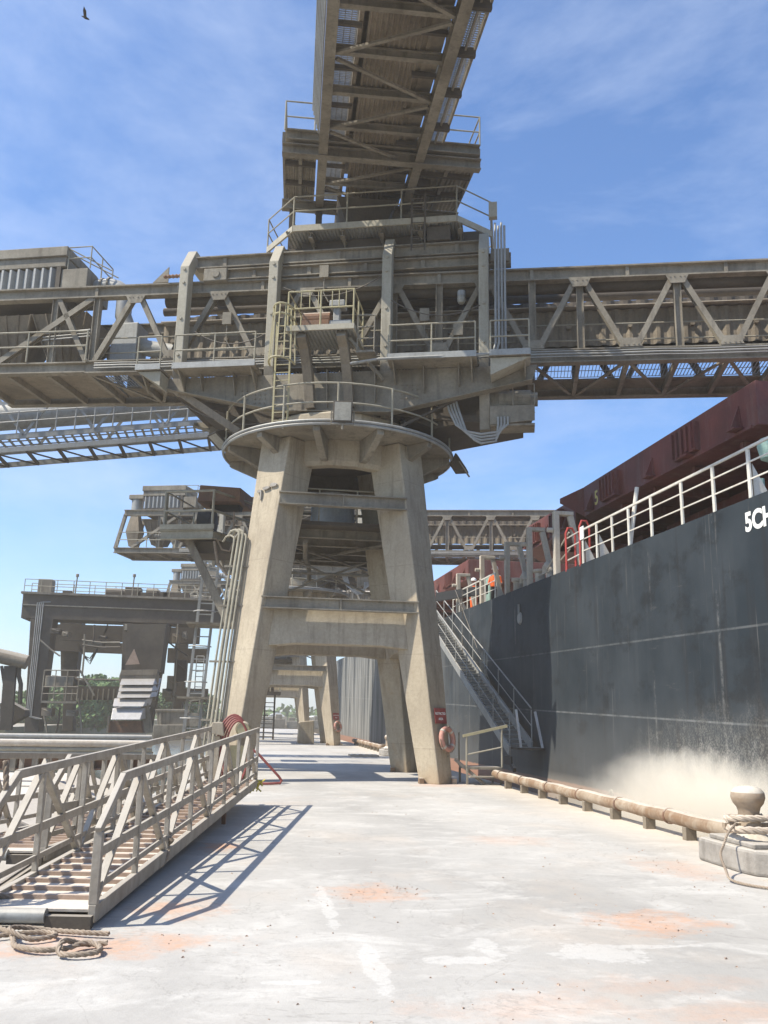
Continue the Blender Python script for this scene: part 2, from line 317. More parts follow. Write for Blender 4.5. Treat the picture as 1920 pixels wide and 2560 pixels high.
def water_mat():
    m, t, b = M('river_water'); b.inputs['Base Color'].default_value = (.07, .07, .05, 1); b.inputs['Roughness'].default_value = .12
    g = nd('ShaderNodeNewGeometry', t); bp = nd('ShaderNodeBump', t); bp.inputs['Strength'].default_value = .3; lk(t, noise(t, g.outputs['Position'], 1.2, 4), bp.inputs['Height']); lk(t, bp.outputs[0], b.inputs['Normal']); return m
WATER = water_mat(); EARTH = dusty('river_bank_earth', (.17, .15, .09), (.1, .11, .05))

# ------------------------------------------------------------------ setting
b = MB(); b.add([(-210, -50, -3.2), (210, -50, -3.2), (210, 750, -3.2), (-210, 750, -3.2)], [(0, 1, 2, 3)]); struct(b.build('river_water', WATER))
b = MB()
xs = (-2.0, 6.55)
b.box(xs[0], xs[1], -30, 130, -1.4, 0)
b.box(-2.35, -2.0, -30, 130, -1.2, -.25); b.box(6.55, 6.75, -30, 130, -1.3, -.2)
struct(b.build('quay_deck', GROUND))
b = MB(); b.box(-160, 40, 230, 700, -3.3, .3); struct(b.build('far_shore', EARTH))
b = MB(); b.box(-120, -26, 100, 225, -3.3, .0); struct(b.build('river_bank', EARTH))

# ------------------------------------------------------------------ loading tower
def make_tower():
    T = thing('loading_tower', (2.1, 26.1, 0), 'nearest four legged dusty concrete tower carrying the round walkway', 'tower', 'concrete loading towers')
    C = V((2.1, 26.1, 0))
    def leg(sx, sy, mat):
        m = MB(); q = []
        for z, hx, hy, side in ((-.02, 2.65, 2.5, .64), (3.2, 2.27, 2.13, .86), (9.35, 1.55, 1.43, 1.14)):
            c = C+V((sx*hx, sy*hy, z)); h = side*.7071
            q.append([c+V((0, -h, 0)), c+V((h, 0, 0)), c+V((0, h, 0)), c+V((-h, 0, 0))])
        m.hexa(q[0], q[1]); m.hexa(q[1], q[2])
        m.f = [f for f in m.f if not (set(f) == {4, 5, 6, 7} or set(f) == {8, 9, 10, 11})]
        return m.build('leg', mat, T, bevel=.035)
    legs = {}
    for sx in (-1, 1):
        for sy in (-1, 1): legs[sx, sy] = leg(sx, sy, CONC if (sx, sy) != (1, 1) else CONC2)
    def foot(sx, sy):
        c = C+V((sx*2.65, sy*2.5, 0))
        for dx, dy in ((-.42, -.12), (.45, -.1)):
            m = MB(); m.box(c.x+dx-.06, c.x+dx+.06, c.y+dy-.12, c.y+dy+.1, 0, .14); m.build('foot_bracket', RUSTP, T)
    foot(1, -1); foot(-1, -1); foot(1, 1)
    def cx(sx, sy, z):
        k = (z-0)/3.2 if z < 3.2 else 1+(z-3.2)/6.15
        hx = 2.65+(2.27-2.65)*k if k < 1 else 2.27+(1.55-2.27)*(k-1); hy = 2.5+(2.13-2.5)*k if k < 1 else 2.13+(1.43-2.13)*(k-1)
        return C+V((sx*hx, sy*hy, z))
    # concrete cross beams between the legs, haunched
    for (a, c2) in (((-1, -1), (1, -1)), ((-1, 1), (1, 1)), ((-1, -1), (-1, 1)), ((1, -1), (1, 1))):
        m = MB(); z0, z1 = 3.5, 4.52
        A, B = cx(*a, z1), cx(*c2, z1); A0, B0 = cx(*a, z0), cx(*c2, z0); d = (B-A).normalized(); w = d.cross(V((0, 0, 1)))*.28
        A += d*.35; B -= d*.35; A0 += d*.35; B0 -= d*.35; a1 = A0.lerp(B0, .2)+V((0, 0, .03)); a2 = A0.lerp(B0, .8)+V((0, 0, .03))
        m.prism([p-w for p in (A, B, B0-V((0, 0, .05)), a2, a1, A0-V((0, 0, .05)))], w*2); m.build('cross_beam', CONC, T, bevel=.02)
    for z, dx, w, h in ((7.78, .05, .16, .09), (7.84, .2, .2, .12), (7.9, .37, .18, .13), (7.66, .1, .035, .3)):
        side = (.86+(z-3.2)/6.15*.28)*.7071; c = cx(-1, -1, z); u = V((.707, -.707, 0)); nn = V((-.707, -.707, .0)); p = c+V((-side, 0, 0))+u*(.2+dx*1.6)+nn*.07; m = MB()
        rim = [p+u*(w*.75*math.cos(a)*random.uniform(.7, 1.2))+V((0, 0, h*.5*math.sin(a)*random.uniform(.7, 1.2))) for a in [2*PI*k/9 for k in range(9)]]; m.prism([q-nn*.12 for q in rim], nn*.125); m.build('spalled_patch', GREYC, T)
    # steel tie beams bolted across the front and back
    for sy, off in ((-1, -.72), (1, .72)):
        for z, h in ((4.58, .32), (7.5, .36)):
            m = MB(); A, B = cx(-1, sy, z), cx(1, sy, z); o = V((0, off*(.75 if z < 5 else .98), 0)); d = V((.02, 0, 0))
            m.ibeam(A+o-d, B+o+d, .22, h)
            mid = (A+B)/2+o; m.box(mid.x-.015, mid.x+.015, mid.y-.1, mid.y+.1, z-h/2+.03, z+h/2-.03)
            m.build('tie_beam', STEEL, T)
    # drum and ring
    m = MB(); m.lathe(C, [(1.75, 8.62), (2.05, 8.62), (2.12, 8.75), (2.12, 9.6), (2.3, 9.75), (2.3, 10.12), (2.2, 10.2), (.2, 10.2)], 16, PI/16, PI/16+2*PI); m.build('drum', CONC, T, bevel=.02)
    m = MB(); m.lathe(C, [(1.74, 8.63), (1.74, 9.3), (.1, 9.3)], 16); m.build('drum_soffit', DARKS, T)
    m = MB(); m.lathe(C, [(2.1, 9.36), (3.45, 9.36), (3.45, 9.46), (2.1, 9.46), (2.1, 9.36)], 48); rd = m.build('ring_deck', STEEL, T)
    m = MB()
    for rr, z in ((3.5, 9.37), (3.52, 9.46)): m.tube([C+V((math.cos(a)*rr, math.sin(a)*rr, z)) for a in [2*PI*k/64 for k in range(64)]], .042, 6, True)
    m.build('kerb_rim', GALV, rd, smooth=True)
    for k in range(12):
        a = 2*PI*(k+.5)/12; u = V((math.cos(a), math.sin(a), 0)); w = V((-u.y, u.x, 0))*.1; m = MB()
        m.prism([C+u*2.1-w+V((0, 0, 8.72)), C+u*2.35-w+V((0, 0, 8.72)), C+u*3.42-w+V((0, 0, 9.2)), C+u*3.42-w+V((0, 0, 9.355)), C+u*2.1-w+V((0, 0, 9.355))], w*2); m.build('bracket', STEEL, T, bevel=.01)
    m = MB(); ring = [C+V((math.cos(a)*3.42, math.sin(a)*3.42, 9.46)) for a in [2*PI*k/72 for k in range(72)]]
    m.rail(ring, (.55, 1.12), 99, .026, True, posts=False)
    for k in range(14):
        a = 2*PI*k/14+.13; p = C+V((math.cos(a)*3.45, math.sin(a)*3.45, 9.3)); m.tube([p, p+V((0, 0, 1.28))], .03, 6)
    m.build('ring_railing', RAILM, T, smooth=True)
    # conduits up the landward front leg, bent over at the top
    for i, (dx, dy, zt) in enumerate(((-.12, .1, 6.55), (-.22, .2, 6.65), (-.32, .3, 6.65), (-.44, .42, 6.5))):
        m = MB(); pts = []
        for z in (.25, 1.2, 2.2, 3.2, 4.2, 5.2, zt-.35):
            side = (.64+(z/3.2)*.22 if z < 3.2 else .86+(z-3.2)/6.15*.28)*.7071; c = cx(-1, -1, z)
            pts.append(c+V((-side+.1+dx, -.02-(.3-dx*.5)*0+dy*.5-.2, 0)))
        e = pts[-1]; pts += [e+V((.02, .02, .2)), e+V((-.0, .06, .3)), e+V((-.1, .12, .36)), e+V((-.22, .2, .33)), e+V((-.3, .3, .2))]
        m.tube(pts, (.03, .042, .045, .028)[i], 8)
        m.build('conduit', RAILM, T, smooth=True)
    m = MB()
    for z in (1.5, 3.0, 4.5, 5.6):
        c = cx(-1, -1, z); side = (.64+(z/3.2)*.22 if z < 3.2 else .86+(z-3.2)/6.15*.28)*.7071
        m.beam(c+V((-side-.5, -.02, 0)), c+V((-side+.25, -.16, 0)), .05, .05)
    m.build('conduit_clamp', STEEL, T)
    m = MB(); m.box(.35, 3.85, 25.3, 30.9, 7.12, 7.24)
    ip = m.build('inner_platform', DARKS, T)
    for y in (25.9, 27.2, 28.5, 29.8, 30.8):
        m = MB(); m.ibeam((.3, y, 6.98), (3.9, y, 6.98), .16, .26); m.build('platform_joist', STEEL, ip)
    m = MB(); m.beam((.5, 30.7, 6.8), (3.7, 26.2, 6.8), .07, .07); m.build('platform_brace', STEEL, ip); m = MB(); m.beam((3.7, 30.7, 6.72), (.5, 26.2, 6.72), .07, .07); m.build('platform_brace', STEEL, ip)
    m = MB(); m.tube([(1.2, 26, 6.75), (1.3, 28, 6.6), (1.5, 29.5, 6.6), (1.55, 29.8, 6.2), (1.4, 30.2, 6.1)], .08, 8); m.build('drain_pipe', STEEL, ip, smooth=True)
    m = MB(); m.lathe((2.1, 27.5, 7.25), [(.7, 0), (.7, 1.3), (.001, 1.35)], 18); m.build('slip_ring_drum', GALV, ip, smooth=True)
    m = MB(); m.rail([(.4, 25.4, 7.24), (3.8, 25.4, 7.24)], (.5, 1.0), 1.2, .025); m.build('platform_railing', RAILM, ip, smooth=True)
    # inner ladder cage and pipes seen between the legs
    m = MB()
    for z in (6.1, 8.0, 8.3): m.tube([cx(-1, 1, z), cx(1, 1, z)], .05, 6)
    m.tube([cx(-1, 1, 5.2), cx(1, 1, 6.8)], .04, 6); m.tube([cx(-1, 1, 6.8), cx(1, 1, 5.2)], .04, 6)
    m.build('inner_bracing', STEEL, T, smooth=True)
    return T

# ------------------------------------------------------------------ slewing frame on top of the tower
def make_frame():
    F = thing('slewing_frame', (2.1, 26.1, 10.2), 'steel slewing frame of four cream portals around the boom on the nearest tower', 'loader frame', 'slewing frames of the ship loaders')
    # turntable
    m = MB(); c = V((2.1, 26.1, 0)); m.lathe(c, [(.3, 10.21), (1.95, 10.21), (1.95, 10.5), (1.7, 10.55), (1.7, 11.3), (.3, 11.3)], 32); m.build('turntable', DARKS, F, smooth=True)
    for s in (-5.1, -2.25, 1.24, 4.1):
        m = MB(); o = [(-.42, 11.7), (-.42, 15.15), (.1, 15.95), (3.0, 15.95), (3.52, 15.15), (3.52, 11.7)]; i = [(3.12, 11.7), (3.12, 15.0), (2.8, 15.5), (.3, 15.5), (-.02, 15.0), (-.02, 11.7)]
        w = .29; pts = [L(s-w/2, t, z) for t, z in o+i]; n = 12; a = len(m.v)
        m.v += pts+[p+E_*w for p in pts]
        for k in range(5): j = 11-k; m.f.append((k, k+1, j-1, j)); m.f.append((n+k+1, n+k, n+j, n+j-1))
        for k in range(12): m.f.append((k, (k+1) % 12, n+(k+1) % 12, n+k))
        m.build('portal', POSTM, F, bevel=.02)
        zb = {-5.1: 11.05, -2.25: 10.55, 1.24: 10.1, 4.1: 9.65}[s]
        m = MB(); m.prism([L(s-w/2, t, z) for t, z in ((-.42, 11.697), (-.02, 11.697), (.12, zb), (-.12, zb))], E_*w); m.build('portal_foot', STEEL, F, bevel=.015)
        m = MB(); m.prism([L(s-w/2, t, z) for t, z in ((3.12, 11.697), (3.52, 11.697), (3.2, 10.7), (3.0, 10.7))], E_*w); m.build('portal_foot', STEEL, F, bevel=.015)
        m = MB()
        for z in (12.2, 13.4, 14.6, 15.05): m.lathe(L(s, -.425, z), [(.001, .03), (.04, .03), (.05, 0)], 8, axis=-N_)
        m.build('bolt_plate', POSTM, F)
    # lengthwise girders
    for t in (.12, 2.95):
        for z, h, s0, s1 in ((15.47, .4, -4.9, 4.2), (15.02, .36, -3.9, 4.9)):
            m = MB(); m.ibeam(L(s0, t, z), L(s1, t, z), .3, h)
            for k in range(5):
                q = L(s0+(s1-s0)*(k+.5)/5, t-.07, z); m.beam(q-V((0, 0, h/2-.05)), q+V((0, 0, h/2-.05)), .12, .016, N_)
            m.build('main_girder', STEEL, F)
    m = MB(); m.lbox(-4.6, -3.85, -.1, .25, 14.78, 15.2); m.lathe(L(-4.2, -.12, 15.0), [(.001, .02), (.13, .02), (.13, 0)], 14, axis=-N_); m.build('pin_block', STEEL, F, bevel=.03)
    m = MB(); m.tube([L(-5.9+.06*k, -.1, 15.0) for k in range(12)], [.07 if k % 2 else .045 for k in range(12)], 8); m.build('tension_screw', RUST, F)
    # haunched girders
    for t in (-.45, 3.5):
        m = MB(); pr = [(-6.0, 11.42), (-6.0, 11.3), (-5.05, 11.0), (-1.9, 10.28), (1.4, 10.12), (5.44, 10.95), (5.6, 11.42)]
        m.prism([L(s, t, z) for s, z in pr], N_*.05)
        for (s0, z0), (s1, z1) in zip(pr[1:5], pr[2:6]): m.beam(L(s0, t+.02, z0-.012), L(s1, t+.02, z1-.012), .34, .024)
        for k, s in enumerate((-4.2, -3.2, -2.0, -.4, 1.0, 2.4, 3.4)):
            zz = 10.25+abs(s)*.17; m.prism([L(s-.01, t-.001, 11.41), L(s-.01, t-.001, zz), L(s-.01, t-.12, zz+.05), L(s-.01, t-.3, 11.2), L(s-.01, t-.3, 11.41)], E_*.02)
        for s in (-2.6, -2.45, -2.3, 1.75, 1.9, 2.05, 2.2, -3.0, -2.85):
            for z in (10.55, 10.68, 10.81, 10.94): m.lathe(L(s, t-.003, z), [(.001, .03), (.026, .03), (.026, 0)], 6, axis=-N_)
        m.build('haunched_girder', STEEL, F)
    for s in (-5.2, -3.6, -2.0, -.4, 1.2, 2.8, 4.4):
        m = MB(); m.ibeam(L(s, -.4, 11.25), L(s, 3.5, 11.25), .25, .3); m.build('cross_girder', DARKS, F)
    # soffit casings under the girders
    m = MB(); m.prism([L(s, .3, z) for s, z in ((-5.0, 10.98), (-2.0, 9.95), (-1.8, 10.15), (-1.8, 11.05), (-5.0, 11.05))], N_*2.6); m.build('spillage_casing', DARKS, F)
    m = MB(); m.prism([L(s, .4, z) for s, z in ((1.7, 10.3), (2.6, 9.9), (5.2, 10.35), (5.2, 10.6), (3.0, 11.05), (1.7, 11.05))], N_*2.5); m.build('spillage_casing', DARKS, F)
    m = MB(); m.beam(L(-4.95, -.3, 11.0), L(-3.1, -.2, 9.75), .22, .2); m.beam(L(-3.1, -.2, 9.75), L(-2.0, .2, 9.6), .2, .18); m.build('raking_strut', BELTM, F); m = MB(); m.beam(L(-4.6, -.2, 10.9), L(-1.2, -.3, 10.25), .12, .12); m.build('raking_strut', BELTM, F)
    m = MB(); m.beam(L(1.4, -.3, 9.6), L(4.1, -.25, 10.9), .08, .08); m.build('raking_strut', DARKS, F); m = MB(); m.beam(L(1.0, .2, 10.4), L(4.4, .2, 10.0), .12, .2); m.build('raking_strut', DARKS, F)
    # machinery box on the seaward end
    m = MB(); m.lbox(4.25, 5.5, -.2, .5, 9.72, 9.78); m.prism([L(s, -.25, z) for s, z in ((4.25, 9.75), (5.5, 9.85), (5.5, 10.3), (4.25, 10.3))], N_*.05); m.lathe(L(5.0, .2, 10.62), [(.001, -.5), (.28, -.5), (.28, .4), (.2, .45), (.2, .6), (.001, .6)], 16, axis=E_); m.lbox(4.2, 4.8, 0, .5, 10.32, 10.9)
    m.rail([L(4.9, -.25, 10.3), L(5.5, -.25, 10.3), L(5.5, .5, 10.3)], (.3, .62), .6, .02); m.build('drive_machinery', STEEL, F)
    for k in range(4):
        m = MB(); d = k*.09; m.tube([L(2.95+d, -.2, 10.75), L(3.1+d, -.25, 10.2), L(3.3+d, -.3, 9.75-d*.6), L(3.55+d, -.32, 9.55-d), L(4.0, -.32, 9.45-d), L(4.5-d*.3, -.32, 9.5-d), L(4.75-d, -.3, 9.72), L(4.75-d, -.3, 9.95)], .035, 7); m.build('hose', GALV, F, smooth=True)
    # side walkways with kerb plate and railing
    for s0, s1 in ((-6.05, -5.28), (-4.92, -2.42), (1.42, 3.92), (4.28, 5.4)):
        m = MB(); m.lbox(s0, s1, -1.2, -.46, 11.43, 11.5); w = m.build('side_walkway', STEEL, F)
        m = MB(); m.lbox(s0, s1, -1.225, -1.202, 11.42, 11.6); m.build('kerb_plate', GALV, w)
        m = MB(); m.rail([L(s0+.03, -1.17, 11.5), L(s1-.03, -1.17, 11.5)], (.5, .98), 1.25, .024); m.build('walkway_railing', RAILM, w, smooth=True)
        if s1 < 0 and s0 > -5 or s0 > 4:
            m = MB()
        for s in (s0+.15, s1-.15):
            m = MB(); m.prism([L(s-.02, -1.15, 11.425), L(s-.02, -.46, 11.425), L(s-.02, -.46, 10.95)], E_*.04); m.build('walkway_bracket', STEEL, F)
    m = MB(); m.prism([L(s, -1.1, z) for s, z in ((-6.0, 11.4), (-5.3, 11.4), (-5.3, 10.95))], N_*.62); m.build('walkway_gusset', POSTM, F); m = MB(); m.prism([L(s, -1.1, z) for s, z in ((4.3, 11.4), (5.4, 11.4), (4.3, 10.9))], N_*.62); m.build('walkway_gusset', POSTM, F)
    # cantilever basket with its winch
    m = MB(); m.lbox(-1.4, .55, -1.7, -1.64, 12.2, 12.36); m.lbox(-1.4, -1.34, -1.638, -.15, 12.2, 12.36); m.lbox(.49, .55, -1.638, -.15, 12.2, 12.36)
    bk = m.build('basket_frame', POSTM, F)
    m = MB(); m.corr(L(-1.33, -1.62, 12.24), E_*1.8, N_*1.45, 16, .04, (0, 0, 1)); m.build('basket_floor', GALV, bk)
    m = MB(); m.rail([L(-1.37, -.2, 12.36), L(-1.37, -1.67, 12.36), L(.52, -1.67, 12.36), L(.52, -.2, 12.36)], (.52, 1.05), .95, .026)
    for s in (-1.0, -.75, -.5, -.1, .1, .3): q = L(s, -1.67, 12.9); m.tube([q, q+V((0, 0, .5))], .016, 5)
    m.build('basket_railing', YELLOW, bk, smooth=True)
    m = MB(); m.lbox(-1.1, -.3, -1.2, -.6, 12.38, 12.75); m.lathe(L(-.7, -.9, 12.9), [(.001, -.4), (.2, -.4), (.2, .4), (.001, .4)], 14, axis=E_); m.build('winch', RUST, bk)
    m = MB(); m.lbox(-.15, .05, -1.3, -1.1, 12.38, 13.05); m.lbox(-.25, .2, -1.4, -1.0, 13.05, 13.25); m.lbox(-.2, .45, -1.55, -1.3, 12.38, 12.55); m.build('control_post', GALV, bk, bevel=.03)
    for s in (-1.0, .15):
        m = MB(); arc = [(-1.5, 12.18), (-1.15, 11.95), (-.85, 11.5), (-.65, 11.0), (-.52, 10.3)]
        for (t0, z0), (t1, z1) in zip(arc, arc[1:]): m.beam(L(s+.12*(12.2-z0)/2, t0, z0), L(s+.12*(12.2-z1)/2, t1, z1+.001), .26, .34, N_)
        m.build('curved_bracket', BELTM, F)
    m = MB(); m.beam(L(.3, -1.2, 12.15), L(1.2, -.5, 11.1), .08, .1); m.lbox(.56, 1.1, -1.4, -.46, 11.6, 11.66); m.rail([L(1.08, -1.4, 11.66), L(.6, -1.4, 11.66)], (.35, .7, 1.05), .5, .022); m.build('side_step', STEEL, F)
    # caged ladder up from the ring walkway
    lad = MB(); a0, a1 = L(-1.68, -1.62, 9.46), L(-1.68, -1.66, 12.5); b0, b1 = L(-1.26, -1.62, 9.46), L(-1.26, -1.66, 12.5)
    lad.beam(a0, a1, .05, .025, N_); lad.beam(b0, b1, .05, .025, N_)
    for k in range(13): f = (k+.5)/13; lad.tube([a0.lerp(a1, f), b0.lerp(b1, f)], .014, 5)
    lo = lad.build('caged_ladder', YELLOW, F)
    m = MB()
    for z in (11.2, 12.55, 12.85): m.tube([L(-1.47-.36*math.cos(a)*(1 if z < 12 else .8), -1.66-.62*math.sin(a)*(1 if z < 12 else .8), z) for a in [PI*k/12 for k in range(13)]], .03, 6)
    for k in range(7): a = PI*k/6; m.beam(L(-1.47-.36*math.cos(a), -1.66-.62*math.sin(a), 11.2), L(-1.47-.29*math.cos(a), -1.66-.5*math.sin(a), 12.85), .035, .012, N_)
    m.build('ladder_cage', YELLOW, lo)
    # conduits up the seaward portal
    for k in range(4):
        m = MB(); s = 4.45+.09*k; t = -.75; pts = [L(s, -.5, 15.9-.1*k), L(s, t, 13.5), L(s, t-.25, 11.9), L(s-.06, t-.3, 11.62), L(s-.3, t-.35, 11.5+.02*k), L(1.2, -1.3-.04*k, 11.4), L(.4, -1.3-.04*k, 11.3)] if k < 2 else [L(s, -.5, 16.1-.1*k), L(s, t, 13.5), L(s, t, 11.6)]
        m.tube(pts, .035, 7); m.build('conduit', GALV, F, smooth=True)
    m = MB(); m.lbox(4.3, 4.85, -.1, .3, 14.9, 15.3); m.build('junction_box', STEEL, F)
    # upper deck
    z = 16.3; outl = [(-2.9, .9), (-1.75, -.25), (3.3, -.25), (4.3, .75), (4.3, 3.3), (3.3, 4.3), (-1.75, 4.3), (-2.9, 3.2)]
    m = MB(); n = len(outl)
    for i in range(n):
        a, c2 = outl[i], outl[(i+1) % n]; m.beam(L(*a, z), L(*c2, z), .06, .2)
    ud = m.build('upper_deck_frame', POSTM, F)
    m = MB(); m.corr(L(-2.0, -.2, z-.06), E_*5.4, N_*4.4, 46, .03, (0, 0, 1)); m.build('upper_deck_plate', GALV, ud)
    m = MB(); m.rail([L(*p, z+.1) for p in outl], (.5, 1.0), 1.7, .024, True); m.build('upper_deck_railing', RAILM, ud, smooth=True)
    for s in (-1.2, -.2, 1.0, 2.2, 3.4):
        m = MB(); m.ibeam(L(s, -.2, z-.22), L(s, 4.2, z-.22), .14, .2); m.prism([L(s-.02, -.15, z-.13), L(s-.02, .6, z-.13), L(s-.02, .6, z-.7)], E_*.04); m.build('deck_joist', STEEL, ud)
    m = MB(); m.lbox(-2.2, 3.6, .5, 2.6, 15.97, 16.05); m.lbox(2.4, 3.1, -.1, .5, 15.72, 16.18); m.lbox(-1.6, 2.2, .35, .45, 15.72, 16.17); m.build('chute_house', DARKS, F)
    m = MB(); m.lbox(4.25, 4.5, .1, .3, 16.5, 17.0); m.build('switch_box', POSTM, F)
    m = MB()
    for s in (1.95, 2.35): m.beam(L(s, -.3, 15.3), L(s, -.3, 17.2), .05, .03, N_)
    for k in range(7): m.tube([L(1.95, -.3, 15.4+.27*k), L(2.35, -.3, 15.4+.27*k)], .016, 5)
    m.build('access_ladder', DARKS, F)
    for k, (a, b2, sag) in enumerate(((L(-4.6, -.5, 12.9), L(-2.4, -.5, 12.7), .35), (L(-1.9, -.5, 14.2), L(1.1, -.5, 14.4), .45), (L(1.4, -.5, 13.6), L(4.0, -.5, 13.3), .4), (L(-4.9, -.3, 10.7), L(-2.2, -.3, 10.0), .3), (L(1.6, -.5, 11.9), L(4.9, -.5, 11.8), .2))):
        m = MB(); m.tube([a.lerp(b2, i/14)-V((0, 0, sag*4*(i/14)*(1-i/14))) for i in range(15)], .018, 5); m.build('slack_cable', DARKS, F, smooth=True)
    for s, z in ((-3.9, 13.3), (-.9, 14.7), (2.2, 13.1), (3.2, 12.6)):
        m = MB(); m.lbox(s, s+.28, -.08, .04, z, z+.4); m.tube([L(s+.14, -.02, z), L(s+.14, -.02, z-.5), L(s+.3, .0, z-.8)], .018, 5); m.build('junction_box', STEEL, F)
    for s in (-3.5, -1.4, .4, 2.6):
        m = MB(); m.prism([L(s, .05, 11.45), L(s+.5, .05, 11.45), L(s+.5, .05, 11.9), L(s+.25, .05, 12.1)], N_*.5); m.build('belt_scraper_guard', DARKS, F)
    for s in (-1.7, .9):
        m = MB(); m.beam(L(s, -.3, 10.3), L(s+.9*(1 if s < 0 else -1), 1.0, 9.9), .1, .14); m.build('bearing_strut', DARKS, F)
    return F

# ------------------------------------------------------------------ boom conveyor
def make_boom():
    B = thing('boom_conveyor', L(0, 1.55, 11.9), 'long dusty steel truss boom with zigzag diagonals crossing the nearest tower', 'conveyor boom', 'truss booms of the ship loaders')
    def zt(s): return 14.56-.016*s
    def zb(s): return 11.98-.018*s
    s0, s1 = -12.1, 20.0
    for t in (.15, 2.95):
        for part, a, b2 in (('top_chord', s0, -8.1), ('top_chord', -8.098, s1)):
            m = MB(); h = .40; m.ibeam(L(a, t, zt(a)), L(b2, t, zt(b2)), .28, h, tf=.045)
            for k in range(16):
                s = -8.2+2.74*k*1.0+1.37*0
                if a+.1 < s-.0 < b2: q = L(s, t-.08, zt(s)); m.beam(q-V((0, 0, .15)), q+V((0, 0, .15)), .1, .02, N_)
            m.build(part, STEEL, B)
        for a, b2 in ((-12.6, -8.3), (-8.298, s1)):
            m = MB(); m.ibeam(L(a, t, zb(a)), L(b2, t, zb(b2)), .28, .36 if a < -9 else .42, tf=.04); m.build('bottom_chord', STEEL, B)
        for k in range(-4, 7):
            st = 1.39+2.74*k; zz = zt(st)-.19
            for d in (-1.37, 1.37):
                if st+d < -8.4 or st+d > 19.5: continue
                m = MB(); sb = st+d*.9; m.ibeam(L(st+d*.08, t, zz), L(sb, t, zb(sb)+.2), .16, .2, N_, tf=.02, tw=.03); m.build('diagonal', STEEL, B)
            if st > 0 or k in (-4,):
                m = MB(); m.ibeam(L(st, t, zz), L(st, t, zb(st)+.2), .17, .2, E_, tf=.018, tw=.03); m.build('vertical', STEEL, B)
        for st in (-8.15, 2.76, 5.5):
            m = MB(); m.ibeam(L(st, t, zt(st)-.19), L(st, t, zb(st)+.2), .2, .2, E_, tf=.02, tw=.03); m.build('vertical', STEEL, B)
        m = MB(); m.ibeam(L(-8.3, t, zt(-8)-.2), L(-11.4, t, zb(-11)+.2), .18, .2, N_); m.build('diagonal', STEEL, B)
        m = MB(); m.beam(L(-12.0, t, zt(-12)-.1), L(-12.55, t, zb(-12)+.1), .2, .2, N_); m.build('end_post', STEEL, B)
    for t in (-.01,):
        for k in range(-3, 7):
            for st, zz, sg in ((1.39+2.74*k, zt(1.39+2.74*k)-.2, -1), (2.76+2.74*k, zb(2.76+2.74*k)+.22, 1)):
                m = MB(); m.prism([L(st-.32, t, zz), L(st+.32, t, zz), L(st+.2, t, zz+sg*.26), L(st-.2, t, zz+sg*.26)], N_*.02)
                for q in (-.2, -.08, .08, .2): m.lathe(L(st+q, t-.001, zz+sg*.06), [(.001, .02), (.018, .02), (.018, 0)], 6, axis=-N_)
                m.build('node_plate', STEEL, B)
    for z0, r_ in ((.1, .02), (.02, .028), (-.06, .018)):
        m = MB(); m.tube([L(s, .0-.002*k, zb(s)+z0+.012*math.sin(k*2.1)) for k, s in enumerate([-8+.9*i for i in range(31)])], r_, 6); m.build('chord_conduit', GALV, B, smooth=True)
    # underside: floor beams, lattice, walkway mesh and belt pan
    k = 0; s = -12.4
    while s < 19.5:
        m = MB(); m.beam(L(s, .3, zb(s)-.1), L(s, 2.8, zb(s)-.1), .12, .2); m.build('floor_beam', STEEL, B)
        if s > -8.5:
            m = MB(); a, b2 = (.35, 2.75) if k % 2 else (2.75, .35)
            m.beam(L(s+.1, a, zb(s)-.17), L(s+1.27, b2, zb(s)-.17), .1, .05); m.build('lattice_bar', STEEL, B)
        s += 1.37; k += 1
    m = MB()
    m.grate(L(-8.3, .32, zb(0)+.06-.018*-8.3), E_*28, N_*1.55, .10, .014, .03, .5)
    for q in m.v: q.z += -.018*((q-P0).dot(E_))+ .018*-8.3
    m.build('walkway_grating', GALV, B)
    m = MB(); m.prism([L(-8.0, 2.0, zb(-8)+.02), L(s1, 2.0, zb(s1)+.02), L(s1, 2.78, zb(s1)+.02), L(-8.0, 2.78, zb(-8)+.02)], (0, 0, .05)); m.build('belt_pan', BELTM, B)
    m = MB(); m.prism([L(-12.5, .32, zb(-12)+.02), L(-8.1, .32, zb(-8)+.02), L(-8.1, 2.78, zb(-8)+.02), L(-12.5, 2.78, zb(-12)+.02)], (0, 0, .05)); m.build('floor_plate', BELTM, B)
    # belt enclosure: corrugated sides, sunlit hood, long pipe
    m = MB(); m.corr(L(-6.4, 1.35, 12.85), E_*26.2-V((0, 0, .3)), V((0, 0, 1.15)), 66, .06, -N_)
    for k in range(15): q = L(-6+1.8*k, 1.27, 13.4-.02*k); m.lathe(q, [(.001, .12), (.07, .12), (.07, 0)], 8, axis=-N_)
    m.build('belt_side_sheet', BELTM, B)
    m = MB(); m.corr(L(-6.4, 2.55, 13.15), E_*26.2-V((0, 0, .3)), V((0, 0, 1.75)), 50, .07, -N_); m.build('belt_side_sheet', DARKS, B)
    m = MB(); m.prism([L(-6.4, 1.05, 14.02), L(19.8, 1.05, 13.72), L(19.8, 2.5, 14.0), L(-6.4, 2.5, 14.3)], (0, 0, .03)); m.build('belt_hood', PLANK, B)
    m = MB(); m.tube([L(-6.0, .52, 14.45), L(19.8, .52, 14.04)], .2, 12)
    m.tube([L(-6.5, 1.5, 14.6), L(19.8, 1.5, 14.2)], .14, 10)
    m.build('service_pipe', DARKS, B, smooth=True)
    m = MB(); m.prism([L(-6.3, 1.4, 12.72), L(19.8, 1.4, 12.4), L(19.8, 2.5, 12.4), L(-6.3, 2.5, 12.72)], (0, 0, .12)); m.build('belt_frame', DARKS, B)
